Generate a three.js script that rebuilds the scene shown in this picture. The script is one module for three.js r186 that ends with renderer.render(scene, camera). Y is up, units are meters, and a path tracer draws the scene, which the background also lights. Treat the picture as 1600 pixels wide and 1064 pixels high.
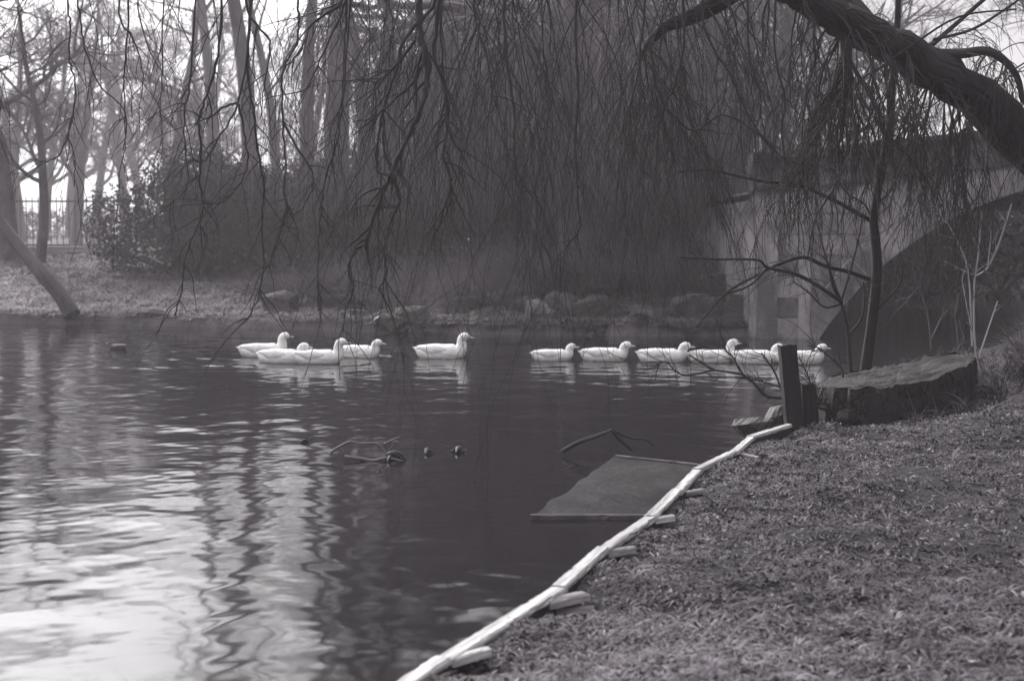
import * as THREE from 'three';
import { createNoise2D, createNoise3D } from 'simplex-noise';
import { ConvexGeometry } from 'three/addons/geometries/ConvexGeometry.js';
import { mergeVertices, toCreasedNormals } from 'three/addons/utils/BufferGeometryUtils.js';

// ------------------------------------------------------------------ camera, sky, sun, exposure
const W = 1600, H = 1064, FPX = 2194, EYE = 1.5, PITCH = Math.atan(160 / FPX);
const scene = new THREE.Scene();
const camera = new THREE.PerspectiveCamera(2 * Math.atan(H / 2 / FPX) * 180 / Math.PI, W / H, 0.1, 600);
camera.position.set(0, EYE, 0);
camera.rotation.x = -PITCH;
camera.focus = 9.6; camera.userData.fStop = 3;
scene.add(camera);
const renderer = new THREE.WebGLRenderer({ antialias: true });
renderer.toneMapping = THREE.LinearToneMapping;
renderer.toneMappingExposure = 1.92;
renderer.shadowMap.enabled = true;

const SUN = new THREE.Vector3(-0.47, 0.5, -0.73).normalize();
const SKY = 1.0;
{
  const w = 256, h = 128, d = new Float32Array(w * h * 4), v = new THREE.Vector3();
  for (let j = 0; j < h; j++) for (let i = 0; i < w; i++) {
    const el = ((j + .5) / h - .5) * Math.PI, az = ((i + .5) / w - .5) * 2 * Math.PI;
    v.set(Math.cos(el) * Math.cos(az), Math.sin(el), Math.cos(el) * Math.sin(az));
    // an overcast sky, brighter overhead, with the sun's glow in the mist
    const glow = Math.pow(Math.max(0, v.dot(SUN)), 12);
    const L = SKY * (0.95 * (1 + 2 * Math.max(0, Math.sin(el))) / 3 + 4.2 * glow);
    d.set([L * 1.0, L * 0.985, L * 1.0, 1], (j * w + i) * 4);
  }
  const t = new THREE.DataTexture(d, w, h, THREE.RGBAFormat, THREE.FloatType);
  t.mapping = THREE.EquirectangularReflectionMapping; t.magFilter = t.minFilter = THREE.LinearFilter; t.needsUpdate = true;
  scene.background = t; scene.environment = t;
}
const sun = new THREE.DirectionalLight(new THREE.Color(1, 0.97, 0.95), 3.0);
sun.position.copy(SUN).multiplyScalar(60);
sun.castShadow = true; sun.shadow.radius = 8; sun.shadow.mapSize.set(2048, 2048);
Object.assign(sun.shadow.camera, { left: -45, right: 45, top: 45, bottom: -45, near: 1, far: 160 });
scene.add(sun); scene.add(sun.target);
scene.fog = new THREE.FogExp2(new THREE.Color(0.95, 0.895, 0.945), 0.0025);

// ------------------------------------------------------------------ helpers
function rngOf(a) { return () => { a |= 0; a = a + 0x6D2B79F5 | 0; let t = Math.imul(a ^ a >>> 15, 1 | a); t = t + Math.imul(t ^ t >>> 7, 61 | t) ^ t; return ((t ^ t >>> 14) >>> 0) / 4294967296; }; }
const n2 = createNoise2D(rngOf(11)), n3 = createNoise3D(rngOf(12));
const V = (x, y, z) => new THREE.Vector3(x, y, z);
const ss = (a, b, x) => { const t = Math.min(1, Math.max(0, (x - a) / (b - a))); return t * t * (3 - 2 * t); };
const lerp = (a, b, t) => a + (b - a) * t;
const CP = Math.cos(PITCH), SP = Math.sin(PITCH);
function ray(px, py) { const x = (px - W / 2) / FPX, y = (H / 2 - py) / FPX; return V(x, y * CP - SP, -y * SP - CP); }
function at(px, py, d) { const r = ray(px, py); return r.multiplyScalar(d / -r.z).add(V(0, EYE, 0)); }
function onY(px, py, Y) { const r = ray(px, py); return r.multiplyScalar((Y - EYE) / r.y).add(V(0, EYE, 0)); }
// a toned print: greys that lean to purple in the darks
const tone = (g) => { const k = Math.min(1, g / 0.6); return new THREE.Color().setRGB(g * lerp(1.07, 1.0, k), g * lerp(0.925, 0.99, k), g * lerp(1.08, 1.0, k)); };

function fbmTex(size, seed, { oct = 5, base = 4, lo = 0, hi = 1, sx = 1, sy = 1, color = null, contrast = 1 } = {}) {
  // tileable value-noise texture
  const R = rngOf(seed), f = new Float32Array(size * size);
  let amp = 1, tot = 0;
  for (let o = 0; o < oct; o++) {
    const px = Math.max(1, Math.round(base * sx * 2 ** o)), py = Math.max(1, Math.round(base * sy * 2 ** o));
    if (px > size || py > size) break;
    const g = new Float32Array(px * py).map(() => R());
    for (let j = 0; j < size; j++) {
      const y = j / size * py, y0 = Math.floor(y), fy = y - y0, wy = fy * fy * (3 - 2 * fy), a = (y0 % py) * px, b = ((y0 + 1) % py) * px;
      for (let i = 0; i < size; i++) {
        const x = i / size * px, x0 = Math.floor(x), fx = x - x0, wx = fx * fx * (3 - 2 * fx), c = x0 % px, e = (x0 + 1) % px;
        f[j * size + i] += amp * lerp(lerp(g[a + c], g[a + e], wx), lerp(g[b + c], g[b + e], wx), wy);
      }
    }
    tot += amp; amp *= 0.58;
  }
  const d = new Uint8Array(size * size * 4);
  for (let k = 0; k < size * size; k++) {
    let v = Math.min(1, Math.max(0, (f[k] / tot - .5) * 2.2 * contrast + .5)); v = lo + (hi - lo) * v;
    const c = color ? color(v) : [v, v, v];
    d[k * 4] = Math.min(255, c[0] * 255); d[k * 4 + 1] = Math.min(255, c[1] * 255); d[k * 4 + 2] = Math.min(255, c[2] * 255); d[k * 4 + 3] = 255;
  }
  const t = new THREE.DataTexture(d, size, size);
  t.wrapS = t.wrapT = THREE.RepeatWrapping; t.magFilter = THREE.LinearFilter; t.minFilter = THREE.LinearMipmapLinearFilter; t.generateMipmaps = true; t.needsUpdate = true;
  return t;
}
const rep = (t, x, y = x) => { const c = t.clone(); c.repeat.set(x, y); c.needsUpdate = true; return c; };
const grain = fbmTex(512, 3, { oct: 7, base: 4, lo: 0.35, hi: 1.0 });
const fine = fbmTex(512, 4, { oct: 6, base: 16, lo: 0, hi: 1 });
const featherTex = fbmTex(256, 9, { oct: 5, base: 4, lo: 0.78, hi: 1.0 });
const woodTex = fbmTex(512, 5, { oct: 6, base: 4, sx: 8, sy: 0.75, lo: 0.4, hi: 1.0, contrast: 1.2 });
const barkBump = fbmTex(512, 6, { oct: 6, base: 6, sx: 3, sy: 0.5, contrast: 1.5 });
const stain = fbmTex(1024, 7, { oct: 8, base: 3, sx: 2, sy: 1, lo: 0.3, hi: 1.0, contrast: 1.4 });
function std(g, o = {}) { const m = new THREE.MeshStandardMaterial({ color: tone(g), roughness: 0.9, side: THREE.DoubleSide, ...o }); if (o.physical) delete m.physical; return m; }

const M = {
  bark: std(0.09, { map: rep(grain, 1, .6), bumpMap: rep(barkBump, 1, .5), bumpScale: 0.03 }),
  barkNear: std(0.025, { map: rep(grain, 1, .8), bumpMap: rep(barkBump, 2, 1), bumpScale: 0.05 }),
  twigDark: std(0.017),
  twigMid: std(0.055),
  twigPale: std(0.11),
  twigStraw: std(0.36),
  evergreen: std(0.035, { roughness: 0.95 }),
  ground: std(0.085, { map: rep(grain, .5), bumpMap: rep(fine, 1.2), bumpScale: 0.015 }),
  turf: std(0.036, { map: rep(grain, .9), bumpMap: rep(fine, 2.4), bumpScale: 0.012 }),
  rock: std(0.075, { map: rep(grain, 1.2), bumpMap: rep(fine, 1), bumpScale: 0.03 }),
  rockPale: std(0.17, { map: rep(grain, 1.2), bumpMap: rep(fine, 1), bumpScale: 0.01 }),
  rockDark: std(0.022, { map: rep(grain, 1.2), bumpMap: rep(fine, 1), bumpScale: 0.02, roughness: .7 }),
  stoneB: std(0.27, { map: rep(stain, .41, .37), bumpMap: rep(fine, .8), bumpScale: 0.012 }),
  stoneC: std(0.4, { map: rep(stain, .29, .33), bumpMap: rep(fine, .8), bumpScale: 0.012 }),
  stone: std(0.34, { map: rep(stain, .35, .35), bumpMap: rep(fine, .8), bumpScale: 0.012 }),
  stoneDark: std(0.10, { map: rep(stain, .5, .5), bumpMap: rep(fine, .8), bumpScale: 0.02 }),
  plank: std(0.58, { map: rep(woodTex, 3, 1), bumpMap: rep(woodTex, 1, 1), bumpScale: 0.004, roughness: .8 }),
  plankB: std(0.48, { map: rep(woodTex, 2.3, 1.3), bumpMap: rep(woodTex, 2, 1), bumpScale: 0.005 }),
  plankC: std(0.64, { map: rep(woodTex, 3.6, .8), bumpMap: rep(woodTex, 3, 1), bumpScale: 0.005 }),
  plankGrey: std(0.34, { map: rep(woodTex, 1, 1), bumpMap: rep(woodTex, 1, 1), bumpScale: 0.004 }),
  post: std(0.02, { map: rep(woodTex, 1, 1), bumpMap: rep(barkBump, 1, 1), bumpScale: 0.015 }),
  stump: std(0.02, { map: rep(grain, 1, 1), bumpMap: rep(barkBump, 1.3, 2), bumpScale: 0.04 }),
  stumpTop: std(0.032, { map: rep(grain, 2, 2), bumpMap: rep(fine, 4), bumpScale: 0.006 }),
  feather: std(0.9, { roughness: .85, map: rep(featherTex, 2, 3), bumpMap: rep(fine, 2, 3), bumpScale: 0.006 }),
  wing: std(0.85, { roughness: .85, map: rep(featherTex, 3, 2), bumpMap: rep(woodTex, 1, 2), bumpScale: 0.008 }),
  bill: std(0.42, { roughness: .5 }),
  eye: std(0.02, { roughness: .2 }),
  darkFeather: std(0.045, { roughness: .7 }),
  iron: std(0.07, { roughness: .7 }),
  slab: new THREE.MeshPhysicalMaterial({ color: tone(0.022), map: rep(stain, 1.1, 1.6), bumpMap: rep(grain, 2), bumpScale: 0.01, roughness: 0.5, specularIntensity: 0.22, side: THREE.DoubleSide }),
  slabEdge: std(0.09, { map: rep(grain, 2, 2) }),
  leafDry: std(0.3),
};
const taken = {};
function numbered(n) { taken[n] = (taken[n] ?? -1) + 1; return taken[n] ? `${n}_${String(taken[n]).padStart(3, '0')}` : n; }
function shadows(o) { o.traverse((c) => { if (c.isMesh) { c.castShadow = true; c.receiveShadow = true; } }); return o; }
function part(name, geo, mat, parent) { const m = new THREE.Mesh(geo, mat); m.name = name; m.castShadow = m.receiveShadow = true; parent.add(m); return m; }
function tag(o, label, category, group) { o.userData.label = label; o.userData.category = category; if (group) o.userData.group = group; return o; }
function thing(name, label, category, group) { const g = new THREE.Group(); g.name = numbered(name); scene.add(g); return tag(g, label, category, group); }
function single(name, geo, mat, label, category, group) { const m = part(numbered(name), geo, mat, scene); return tag(m, label, category, group); }
function copyOf(o, label, group) { const c = o.clone(); c.userData = { ...o.userData, label }; if (group) c.userData.group = group; c.name = numbered(o.name.replace(/_\d{3}$/, '')); scene.add(c); return c; }
function structure(name, geo, mat) { const m = part(name, geo, mat, scene); m.userData.kind = 'structure'; return m; }

class Tubes {
  constructor() { this.p = []; this.n = []; this.u = []; this.i = []; }
  add(pts, radii, sides = 5, cap = false) {
    const N = pts.length, b0 = this.p.length / 3; if (N < 2) return this;
    const T = V(0, 0, 0), A = V(0, 0, 0), B = V(0, 0, 0); let len = 0, prev = null;
    for (let k = 0; k < N; k++) {
      const a = pts[Math.max(0, k - 1)], c = pts[Math.min(N - 1, k + 1)];
      T.subVectors(c, a).normalize();
      if (!prev) { prev = Math.abs(T.y) < .9 ? V(0, 1, 0) : V(1, 0, 0); }
      A.copy(prev).addScaledVector(T, -prev.dot(T)).normalize(); prev.copy(A); B.crossVectors(T, A);
      if (k) len += pts[k].distanceTo(pts[k - 1]);
      const r = typeof radii === 'function' ? radii(k / (N - 1)) : lerp(radii[0], radii[1], k / (N - 1));
      for (let s = 0; s <= sides; s++) {
        const th = s / sides * Math.PI * 2, cx = Math.cos(th), sx = Math.sin(th), nx = A.x * cx + B.x * sx, ny = A.y * cx + B.y * sx, nz = A.z * cx + B.z * sx;
        this.p.push(pts[k].x + nx * r, pts[k].y + ny * r, pts[k].z + nz * r); this.n.push(nx, ny, nz); this.u.push(s / sides * Math.max(.2, 6.28 * r), len);
      }
    }
    const q = sides + 1;
    for (let k = 0; k < N - 1; k++) for (let s = 0; s < sides; s++) { const a = b0 + k * q + s, c = a + q; this.i.push(a, a + 1, c, a + 1, c + 1, c); }
    if (cap) { const e = b0 + (N - 1) * q; for (let s = 1; s < sides - 1; s++) this.i.push(e, e + s, e + s + 1); }
    return this;
  }
  geo() {
    const g = new THREE.BufferGeometry();
    g.setAttribute('position', new THREE.Float32BufferAttribute(this.p, 3)); g.setAttribute('normal', new THREE.Float32BufferAttribute(this.n, 3)); g.setAttribute('uv', new THREE.Float32BufferAttribute(this.u, 2));
    g.setIndex(this.p.length / 3 > 65535 ? new THREE.Uint32BufferAttribute(this.i, 1) : new THREE.Uint16BufferAttribute(this.i, 1)); return g;
  }
  get empty() { return !this.p.length; }
}
const smooth = (pts, k = 4) => new THREE.CatmullRomCurve3(pts, false, 'centripetal').getPoints((pts.length - 1) * k);
// wander: a polyline that starts at p in direction d and bends by noise and by a pull
function wander(R, p, d, len, n, curl, pull = null, amt = 0) {
  const out = [p.clone()], dir = d.clone().normalize(), q = p.clone();
  for (let k = 0; k < n; k++) {
    dir.x += (R() - .5) * curl; dir.y += (R() - .5) * curl; dir.z += (R() - .5) * curl;
    if (pull) dir.addScaledVector(pull, amt);
    dir.normalize(); q.addScaledVector(dir, len / n); out.push(q.clone());
  }
  return out;
}
const DOWN = V(0, -1, 0), UPV = V(0, 1, 0);
const along = (pts, t) => { const k = t * (pts.length - 1), a = Math.min(pts.length - 2, Math.floor(k)); return { p: pts[a].clone().lerp(pts[a + 1], k - a), d: pts[a + 1].clone().sub(pts[a]).normalize() }; };
const perp = (R, d) => { const v = V(R() - .5, R() - .5, R() - .5); return v.addScaledVector(d, -v.dot(d)).normalize(); };

// ------------------------------------------------------------------ the right bank's edge and heights
const TOP = 0.22;
const jointsPx = [[560, 1118], [689, 1030], [874, 916], [941, 857], [1017, 806], [1058, 766], [1090, 733], [1145, 706], [1174, 682], [1232, 664]];
const joints = jointsPx.map(([x, y]) => onY(x, y, TOP));
const edgePts = [[-6, 6], [-2.6, 1], [-1.2, -2.2], ...joints.map((p) => [p.x + .03, p.z]), [2.12, -9.75], [2.35, -10.4], [2.62, -11.4], [3.3, -12.8], [4.6, -15], [6.5, -18], [9, -21.2]];
function edgeX(z) { for (let k = 0; k < edgePts.length - 1; k++) { const [xa, za] = edgePts[k], [xb, zb] = edgePts[k + 1]; if (z <= za && z >= zb) return lerp(xa, xb, (z - za) / (zb - za)); } return z > 0 ? -6 : 9; }
const stakes = [[[700, 1028], [762, 1011], .035, .215, 1], [[852, 938], [914, 925], .06, .205, 0], [[846, 947], [928, 946], .02, .165, 0], [[945, 861], [990, 853], .035, .205, 0], [[1010, 811], [1052, 804], .03, .21, 1], [[1072, 767], [1097, 763], .025, .2, 0], [[1150, 706], [1186, 713], .03, .2, 0]];
const hollows = stakes.map(([a, b, , y]) => { const p = onY(lerp(a[0], b[0], .55), lerp(a[1], b[1], .55), y); return [p.x, p.z + .05, .11, .11]; });
hollows.push([1.75, -9.3, .25, .08]);
function bankH(x, z) {
  const s = x - edgeX(z);
  let hol = 0; for (const [hx, hz, hr, hd] of hollows) hol += hd * Math.exp(-((x - hx) ** 2 + (z - hz) ** 2) / hr / hr);
  return 0.192 - hol + 0.02 * Math.max(0, s) + 0.6 * ss(.8, 2.0, s) * ss(-8.2, -10.6, z) + 0.5 * ss(2.0, 6, s) * ss(-5, -10, z)
    + 0.035 * ss(0, .3, s) * n2(x * .9, z * .9) + 0.012 * n2(x * 3.1 + 9, z * 3.1);
}
function gridMesh(rows, cols, fn) {
  const p = [], u = [], ix = [];
  for (let j = 0; j <= rows; j++) for (let i = 0; i <= cols; i++) { const v = fn(i / cols, j / rows); p.push(v.x, v.y, v.z); u.push(v.x, -v.z); }
  for (let j = 0; j < rows; j++) for (let i = 0; i < cols; i++) { const a = j * (cols + 1) + i, b = a + cols + 1; ix.push(a, b, a + 1, a + 1, b, b + 1); }
  const g = new THREE.BufferGeometry(); g.setAttribute('position', new THREE.Float32BufferAttribute(p, 3)); g.setAttribute('uv', new THREE.Float32BufferAttribute(u, 2)); g.setIndex(new THREE.Uint32BufferAttribute(ix, 1)); g.computeVertexNormals(); return g;
}
structure('bank', gridMesh(220, 110, (u, v) => {
  const z = lerp(6, -21, v), e = edgeX(z);
  if (u === 0) return V(e - .005, -.5, z);
  const s = 16 * Math.pow(u - 1 / 110, 1.6), x = e + s; return V(x, bankH(x, z), z);
}), M.turf);

// ------------------------------------------------------------------ far bank, ground to the horizon
const shorePx = [[-1200, 492], [-500, 498], [10, 505], [160, 507], [300, 511], [450, 515], [600, 520], [800, 524], [1000, 525], [1240, 526]];
const shore = shorePx.map(([x, y]) => onY(x, y, 0));
function shoreZ(x) {
  if (x <= shore[0].x) return shore[0].z; const L = shore[shore.length - 1]; if (x >= L.x) return L.z;
  for (let k = 0; k < shore.length - 1; k++) if (x <= shore[k + 1].x) return lerp(shore[k].z, shore[k + 1].z, (x - shore[k].x) / (shore[k + 1].x - shore[k].x));
}
function farH(x, z) {
  const t = shoreZ(x) - z + .18 * n2(x * .9, 3.3) + .1 * n2(x * 2.7, 8.1);
  let h = -0.25 + 0.42 * ss(-.25, .25, t) + 0.98 * ss(0, 13, t) * (1 + .12 * n2(x * .2, z * .2)) + .35 * ss(-2, 2, x) * ss(1, 4, t) + 0.05 * n2(x * 1.1, z * 1.1) * ss(0, 1, t) + .5 * ss(30, 120, t);
  const cut = ss(4.1, 4.7, x) * ss(-44, -40, z);
  return lerp(h, -0.5, cut);
}
structure('ground', gridMesh(200, 260, (u, v) => {
  const x = lerp(-1, 1, u); const X = 2 + Math.sign(x) * Math.pow(Math.abs(x), 1.9) * 120;
  const t = -0.8 + Math.pow(v, 2.4) * 190, z = shoreZ(X) - t; return V(X, farH(X, z), z);
}), M.ground);

// ------------------------------------------------------------------ water
const duckSpots = [
  // px of body centre, waterline y, turn, pose, scale, label
  [411, 556, 0.22, 1, 1.0, 'white duck at the tail of the row, rearmost of the left bunch'],
  [441, 566, -0.18, 0, 1.0, 'white duck second from the tail of the row, low in the bunch'],
  [498, 567, 0.03, 1, 1.0, 'white duck third from the tail of the row, in the bunch'],
  [559, 558, -0.2, 0, 0.95, 'white duck at the front of the left bunch of ducks'],
  [690, 559, -0.12, 1, 1.07, 'white duck swimming alone in the gap, head held highest'],
  [864, 563, 0.2, 0, 0.86, 'white duck just right of the wide gap in the row'],
  [945, 563, -0.03, 0, 0.97, 'white duck between the gap and the overhanging twigs, second after the gap'],
  [1036, 565, -0.15, 0, 1.0, 'white duck above the tip of the low twiggy branch'],
  [1113, 566, .12, 1, 0.95, 'white duck behind the low twigs, third from the wooden post'],
  [1181, 567, -0.1, 0, 0.98, 'white duck just left of the tall wooden post'],
  [1250, 568, 0.0, 0, 0.98, 'white duck leading the row, partly hidden by the wooden post'],
];
const ducks = duckSpots.map(([px, py]) => onY(px, py, 0));
const waves = (() => { const R = rngOf(77), a = []; for (let k = 0; k < 26; k++) { const L = .28 * Math.pow(7, R()), th = (R() - .5) * 2.6 + Math.PI / 2 * (R() < .75 ? 1 : 0); a.push([Math.cos(th) * 6.283 / L, Math.sin(th) * 6.283 / L, R() * 6.283, .0016 * Math.pow(L, 1.15)]); } return a; })();
function waterH(x, z) {
  let h = 0; const calm = .55 + .45 * n2(x * .12 + 5, z * .12);
  for (const [kx, kz, ph, A] of waves) h += A * Math.sin(kx * x + kz * z + ph);
  h *= .16 + .3 * Math.max(0, calm);
  for (const d of ducks) {
    const dx = x - d.x, dz = z - d.z; if (dx > 1.2 || dx < -3.2 || Math.abs(dz) > 1.8) continue;
    const r = Math.hypot(dx * .6, dz), back = Math.max(0, .3 - dx);
    h += .0075 * Math.exp(-r * 1.6) * Math.sin(r * 17 + dx * 3) + .011 * Math.exp(-Math.pow((Math.abs(dz) - .16 - back * .3) / .13, 2)) * ss(.4, 0, dx) * Math.exp(-back * .6) * Math.sin(dx * 9 + 20 * Math.abs(dz));
  }
  return h;
}
{
  const zs = []; let z = 6; while (z > -46) { zs.push(z); const d = Math.max(2.5, -z); z -= Math.min(.5, Math.max(.035, d * d * .00042)) * (z > -2.5 ? 6 : 1); }
  const C = 340, p = [], nn = [], u = [], ix = [], e = .012;
  zs.forEach((zz) => { for (let i = 0; i <= C; i++) {
    const t = i / C, hw = Math.max(3.2, -zz) * .42 + .5; let x;
    if (t < .06) x = lerp(-90, -hw, t / .06); else if (t > .94) x = lerp(hw, 60, (t - .94) / .06); else x = lerp(-hw, hw, (t - .06) / .88);
    const h = waterH(x, zz), ex = (waterH(x + e, zz) - h) / e, ez = (waterH(x, zz + e) - h) / e, l = Math.hypot(ex, 1, ez);
    p.push(x, h, zz); nn.push(-ex / l, 1 / l, -ez / l); u.push(x / 5, zz / 5);
  } });
  for (let j = 0; j < zs.length - 1; j++) for (let i = 0; i < C; i++) { const a = j * (C + 1) + i, b = a + C + 1; ix.push(a, a + 1, b, a + 1, b + 1, b); }
  const g = new THREE.BufferGeometry(); g.setAttribute('position', new THREE.Float32BufferAttribute(p, 3)); g.setAttribute('normal', new THREE.Float32BufferAttribute(nn, 3)); g.setAttribute('uv', new THREE.Float32BufferAttribute(u, 2)); g.setIndex(new THREE.Uint32BufferAttribute(ix, 1));
  // fine ripples: a tileable sum of sines
  const S = 1024, f = new Float32Array(S * S), R = rngOf(5); let mn = 1e9, mx = -1e9;
  for (let k = 0; k < 60; k++) {
    const m = 6 + Math.floor(R() * 44), th = (R() - .5) * 2.2 + Math.PI / 2, a = Math.round(Math.cos(th) * m), b = Math.round(Math.sin(th) * m), ph = R() * 6.283, A = 1 / Math.pow(Math.hypot(a, b) + 1, 1.35);
    const sx = new Float32Array(S), cx = new Float32Array(S); for (let i = 0; i < S; i++) { sx[i] = Math.sin(6.283185 * a * i / S + ph); cx[i] = Math.cos(6.283185 * a * i / S + ph); }
    for (let j = 0; j < S; j++) { const sy = Math.sin(6.283185 * b * j / S), cy = Math.cos(6.283185 * b * j / S); for (let i = 0; i < S; i++) f[j * S + i] += A * (sx[i] * cy + cx[i] * sy); }
  }
  for (const v of f) { mn = Math.min(mn, v); mx = Math.max(mx, v); }
  const d = new Float32Array(S * S * 4); for (let k = 0; k < S * S; k++) { const v = (f[k] - mn) / (mx - mn); d[k * 4] = d[k * 4 + 1] = d[k * 4 + 2] = v; d[k * 4 + 3] = 1; }
  const t = new THREE.DataTexture(d, S, S, THREE.RGBAFormat, THREE.FloatType); t.wrapS = t.wrapT = THREE.RepeatWrapping; t.magFilter = THREE.LinearFilter; t.needsUpdate = true;
  const wm = new THREE.MeshPhysicalMaterial({ color: tone(0.014), roughness: 0.075, ior: 1.36, bumpMap: t, bumpScale: 0.006, side: THREE.DoubleSide });
  structure('water', g, wm);
}

// ------------------------------------------------------------------ the stone bridge
{
  const B = thing('stone_bridge', 'pale stone footbridge with a dark round arch behind the sapling', 'bridge');
  const Z = -21, D = 9, cx = 9.01, cy = -2.86, R = 5.27, x0 = 3.62, x1 = 15.5;
  const top = (x) => 2.62 + .55 * Math.exp(-Math.pow((x - cx) / 4.2, 2));
  const a0 = Math.asin((-.6 - cy) / R);
  const sh = new THREE.Shape(); sh.moveTo(x0, -.6); sh.lineTo(cx - R * Math.cos(a0), -.6);
  for (let k = 1; k <= 60; k++) { const a = Math.PI - a0 - (Math.PI - 2 * a0) * k / 60; sh.lineTo(cx + R * Math.cos(a), cy + R * Math.sin(a)); }
  sh.lineTo(x1, -.6); for (let k = 0; k <= 30; k++) { const x = lerp(x1, x0, k / 30); sh.lineTo(x, top(x) - .52); }
  const eg = new THREE.ExtrudeGeometry(sh, { depth: D, bevelEnabled: false, curveSegments: 8 });
  eg.translate(0, 0, Z - D); part('wall', eg, M.stone, B);
  // arch ring of cut stones
  const NV = 38, g0 = [];
  for (let k = 0; k < NV; k++) {
    const rr = rngOf(400 + k), A0 = Math.PI - a0 - (Math.PI - 2 * a0) * (k + .03) / NV, A1 = Math.PI - a0 - (Math.PI - 2 * a0) * (k + .97) / NV, ri = R - .012, ro = R + .34 + rr() * .05;
    const s = new THREE.Shape(); s.moveTo(cx + ri * Math.cos(A0), cy + ri * Math.sin(A0)); s.lineTo(cx + ro * Math.cos(A0), cy + ro * Math.sin(A0)); s.lineTo(cx + ro * Math.cos(A1), cy + ro * Math.sin(A1)); s.lineTo(cx + ri * Math.cos(A1), cy + ri * Math.sin(A1));
    const vg = new THREE.ExtrudeGeometry(s, { depth: .5, bevelEnabled: true, bevelSize: .008, bevelThickness: .008, bevelSegments: 1 }); vg.translate(0, 0, Z - .47 + rr() * .012); part('arch_stone', vg, M.stone, B);
  }
  // dark underside of the vault, set 15 mm inside the opening
  const bg = gridMesh(2, 48, (u, v) => { const a = Math.PI - a0 - (Math.PI - 2 * a0) * u; return V(cx + (R - .018) * Math.cos(a), cy + (R - .018) * Math.sin(a), lerp(Z - .5, Z - D, v)); });
  part('vault', bg, M.stone, B);
  // string course, parapet, coping
  const course = (y0, y1, out, name, mat, n) => { for (let k = 0; k < n; k++) { const xa = lerp(x0 - .05, x1, k / n) + .006, xb = lerp(x0 - .05, x1, (k + 1) / n) - .006; const s = new THREE.Shape(); s.moveTo(xa, top(xa) + y0); s.lineTo(xb, top(xb) + y0); s.lineTo(xb, top(xb) + y1); s.lineTo(xa, top(xa) + y1); const q = new THREE.ExtrudeGeometry(s, { depth: .45 + out, bevelEnabled: true, bevelSize: .01, bevelThickness: .01, bevelSegments: 1 }); q.translate(0, 0, Z - .45); part(name, q, mat, B); } };
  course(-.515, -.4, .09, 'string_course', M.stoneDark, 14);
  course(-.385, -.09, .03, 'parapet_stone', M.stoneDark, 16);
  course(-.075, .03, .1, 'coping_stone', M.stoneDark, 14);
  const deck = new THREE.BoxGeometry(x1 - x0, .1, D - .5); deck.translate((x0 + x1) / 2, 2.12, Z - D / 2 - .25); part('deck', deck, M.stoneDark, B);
  // coursed blocks of the spandrel, each proud of the wall core
  {
    const rr = rngOf(77); const sizes = {};
    for (let c = 0; c < 9; c++) {
      const ya = -.3 + c * .31, yb = ya + .3; let x = x0 + .01 - (c % 2) * .25;
      while (x < 11) {
        const w = .42 + Math.round(rr() * 3) * .13, xa = Math.max(x, x0), xb = x + w - .012; x += w;
        const far = [[xa, ya], [xb, ya], [xa, yb], [xb, yb]].every(([px, py]) => Math.hypot(px - cx, py - cy) > R + .39); if (!far || yb > Math.min(top(xa), top(xb)) - .53 || xb - xa < .1) continue;
        const q = new THREE.BoxGeometry(xb - xa, yb - ya - .012, .05); q.translate((xa + xb) / 2, (ya + yb) / 2, Z - .004 + rr() * .008); const uv = q.attributes.uv; for (let k = 0; k < uv.count; k++) uv.setXY(k, uv.getX(k) * (xb - xa) + xa, uv.getY(k) * .3 + ya); part('block', q, [M.stone, M.stoneB, M.stoneC][Math.floor(rr() * 3)], B);
      }
    }
  }
  // shallow pilasters on the abutment
  for (const [xa, w] of [[3.66, .3], [4.28, .17]]) { const q = new THREE.BoxGeometry(w, 2.3, .12); { const uv = q.attributes.uv; for (let k = 0; k < uv.count; k++) uv.setXY(k, uv.getX(k) * w + xa * 3, uv.getY(k) * 2.3); } q.translate(xa + w / 2, .93, Z + .03); part('pilaster', q, M.stone, B); }
}

// ------------------------------------------------------------------ trees
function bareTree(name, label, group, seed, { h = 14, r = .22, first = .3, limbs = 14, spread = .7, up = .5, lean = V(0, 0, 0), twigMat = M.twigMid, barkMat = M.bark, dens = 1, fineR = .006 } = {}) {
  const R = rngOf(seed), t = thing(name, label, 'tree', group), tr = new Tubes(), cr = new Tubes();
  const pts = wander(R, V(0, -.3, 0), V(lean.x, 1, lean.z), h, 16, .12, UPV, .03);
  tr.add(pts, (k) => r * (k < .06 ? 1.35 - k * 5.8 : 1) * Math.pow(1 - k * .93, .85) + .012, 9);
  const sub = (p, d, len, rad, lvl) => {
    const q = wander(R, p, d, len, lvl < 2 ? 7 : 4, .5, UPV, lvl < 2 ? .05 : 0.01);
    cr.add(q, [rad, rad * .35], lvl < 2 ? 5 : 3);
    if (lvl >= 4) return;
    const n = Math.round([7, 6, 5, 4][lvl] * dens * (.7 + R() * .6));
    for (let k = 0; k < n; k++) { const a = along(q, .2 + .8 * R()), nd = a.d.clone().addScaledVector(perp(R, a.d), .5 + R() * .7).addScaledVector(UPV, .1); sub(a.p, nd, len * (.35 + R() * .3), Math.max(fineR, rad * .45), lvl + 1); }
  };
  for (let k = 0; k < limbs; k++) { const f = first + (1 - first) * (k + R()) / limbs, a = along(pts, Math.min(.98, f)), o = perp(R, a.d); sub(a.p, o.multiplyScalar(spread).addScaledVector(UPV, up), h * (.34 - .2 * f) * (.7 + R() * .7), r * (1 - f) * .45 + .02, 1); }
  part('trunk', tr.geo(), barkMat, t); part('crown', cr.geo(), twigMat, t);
  return t;
}
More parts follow.
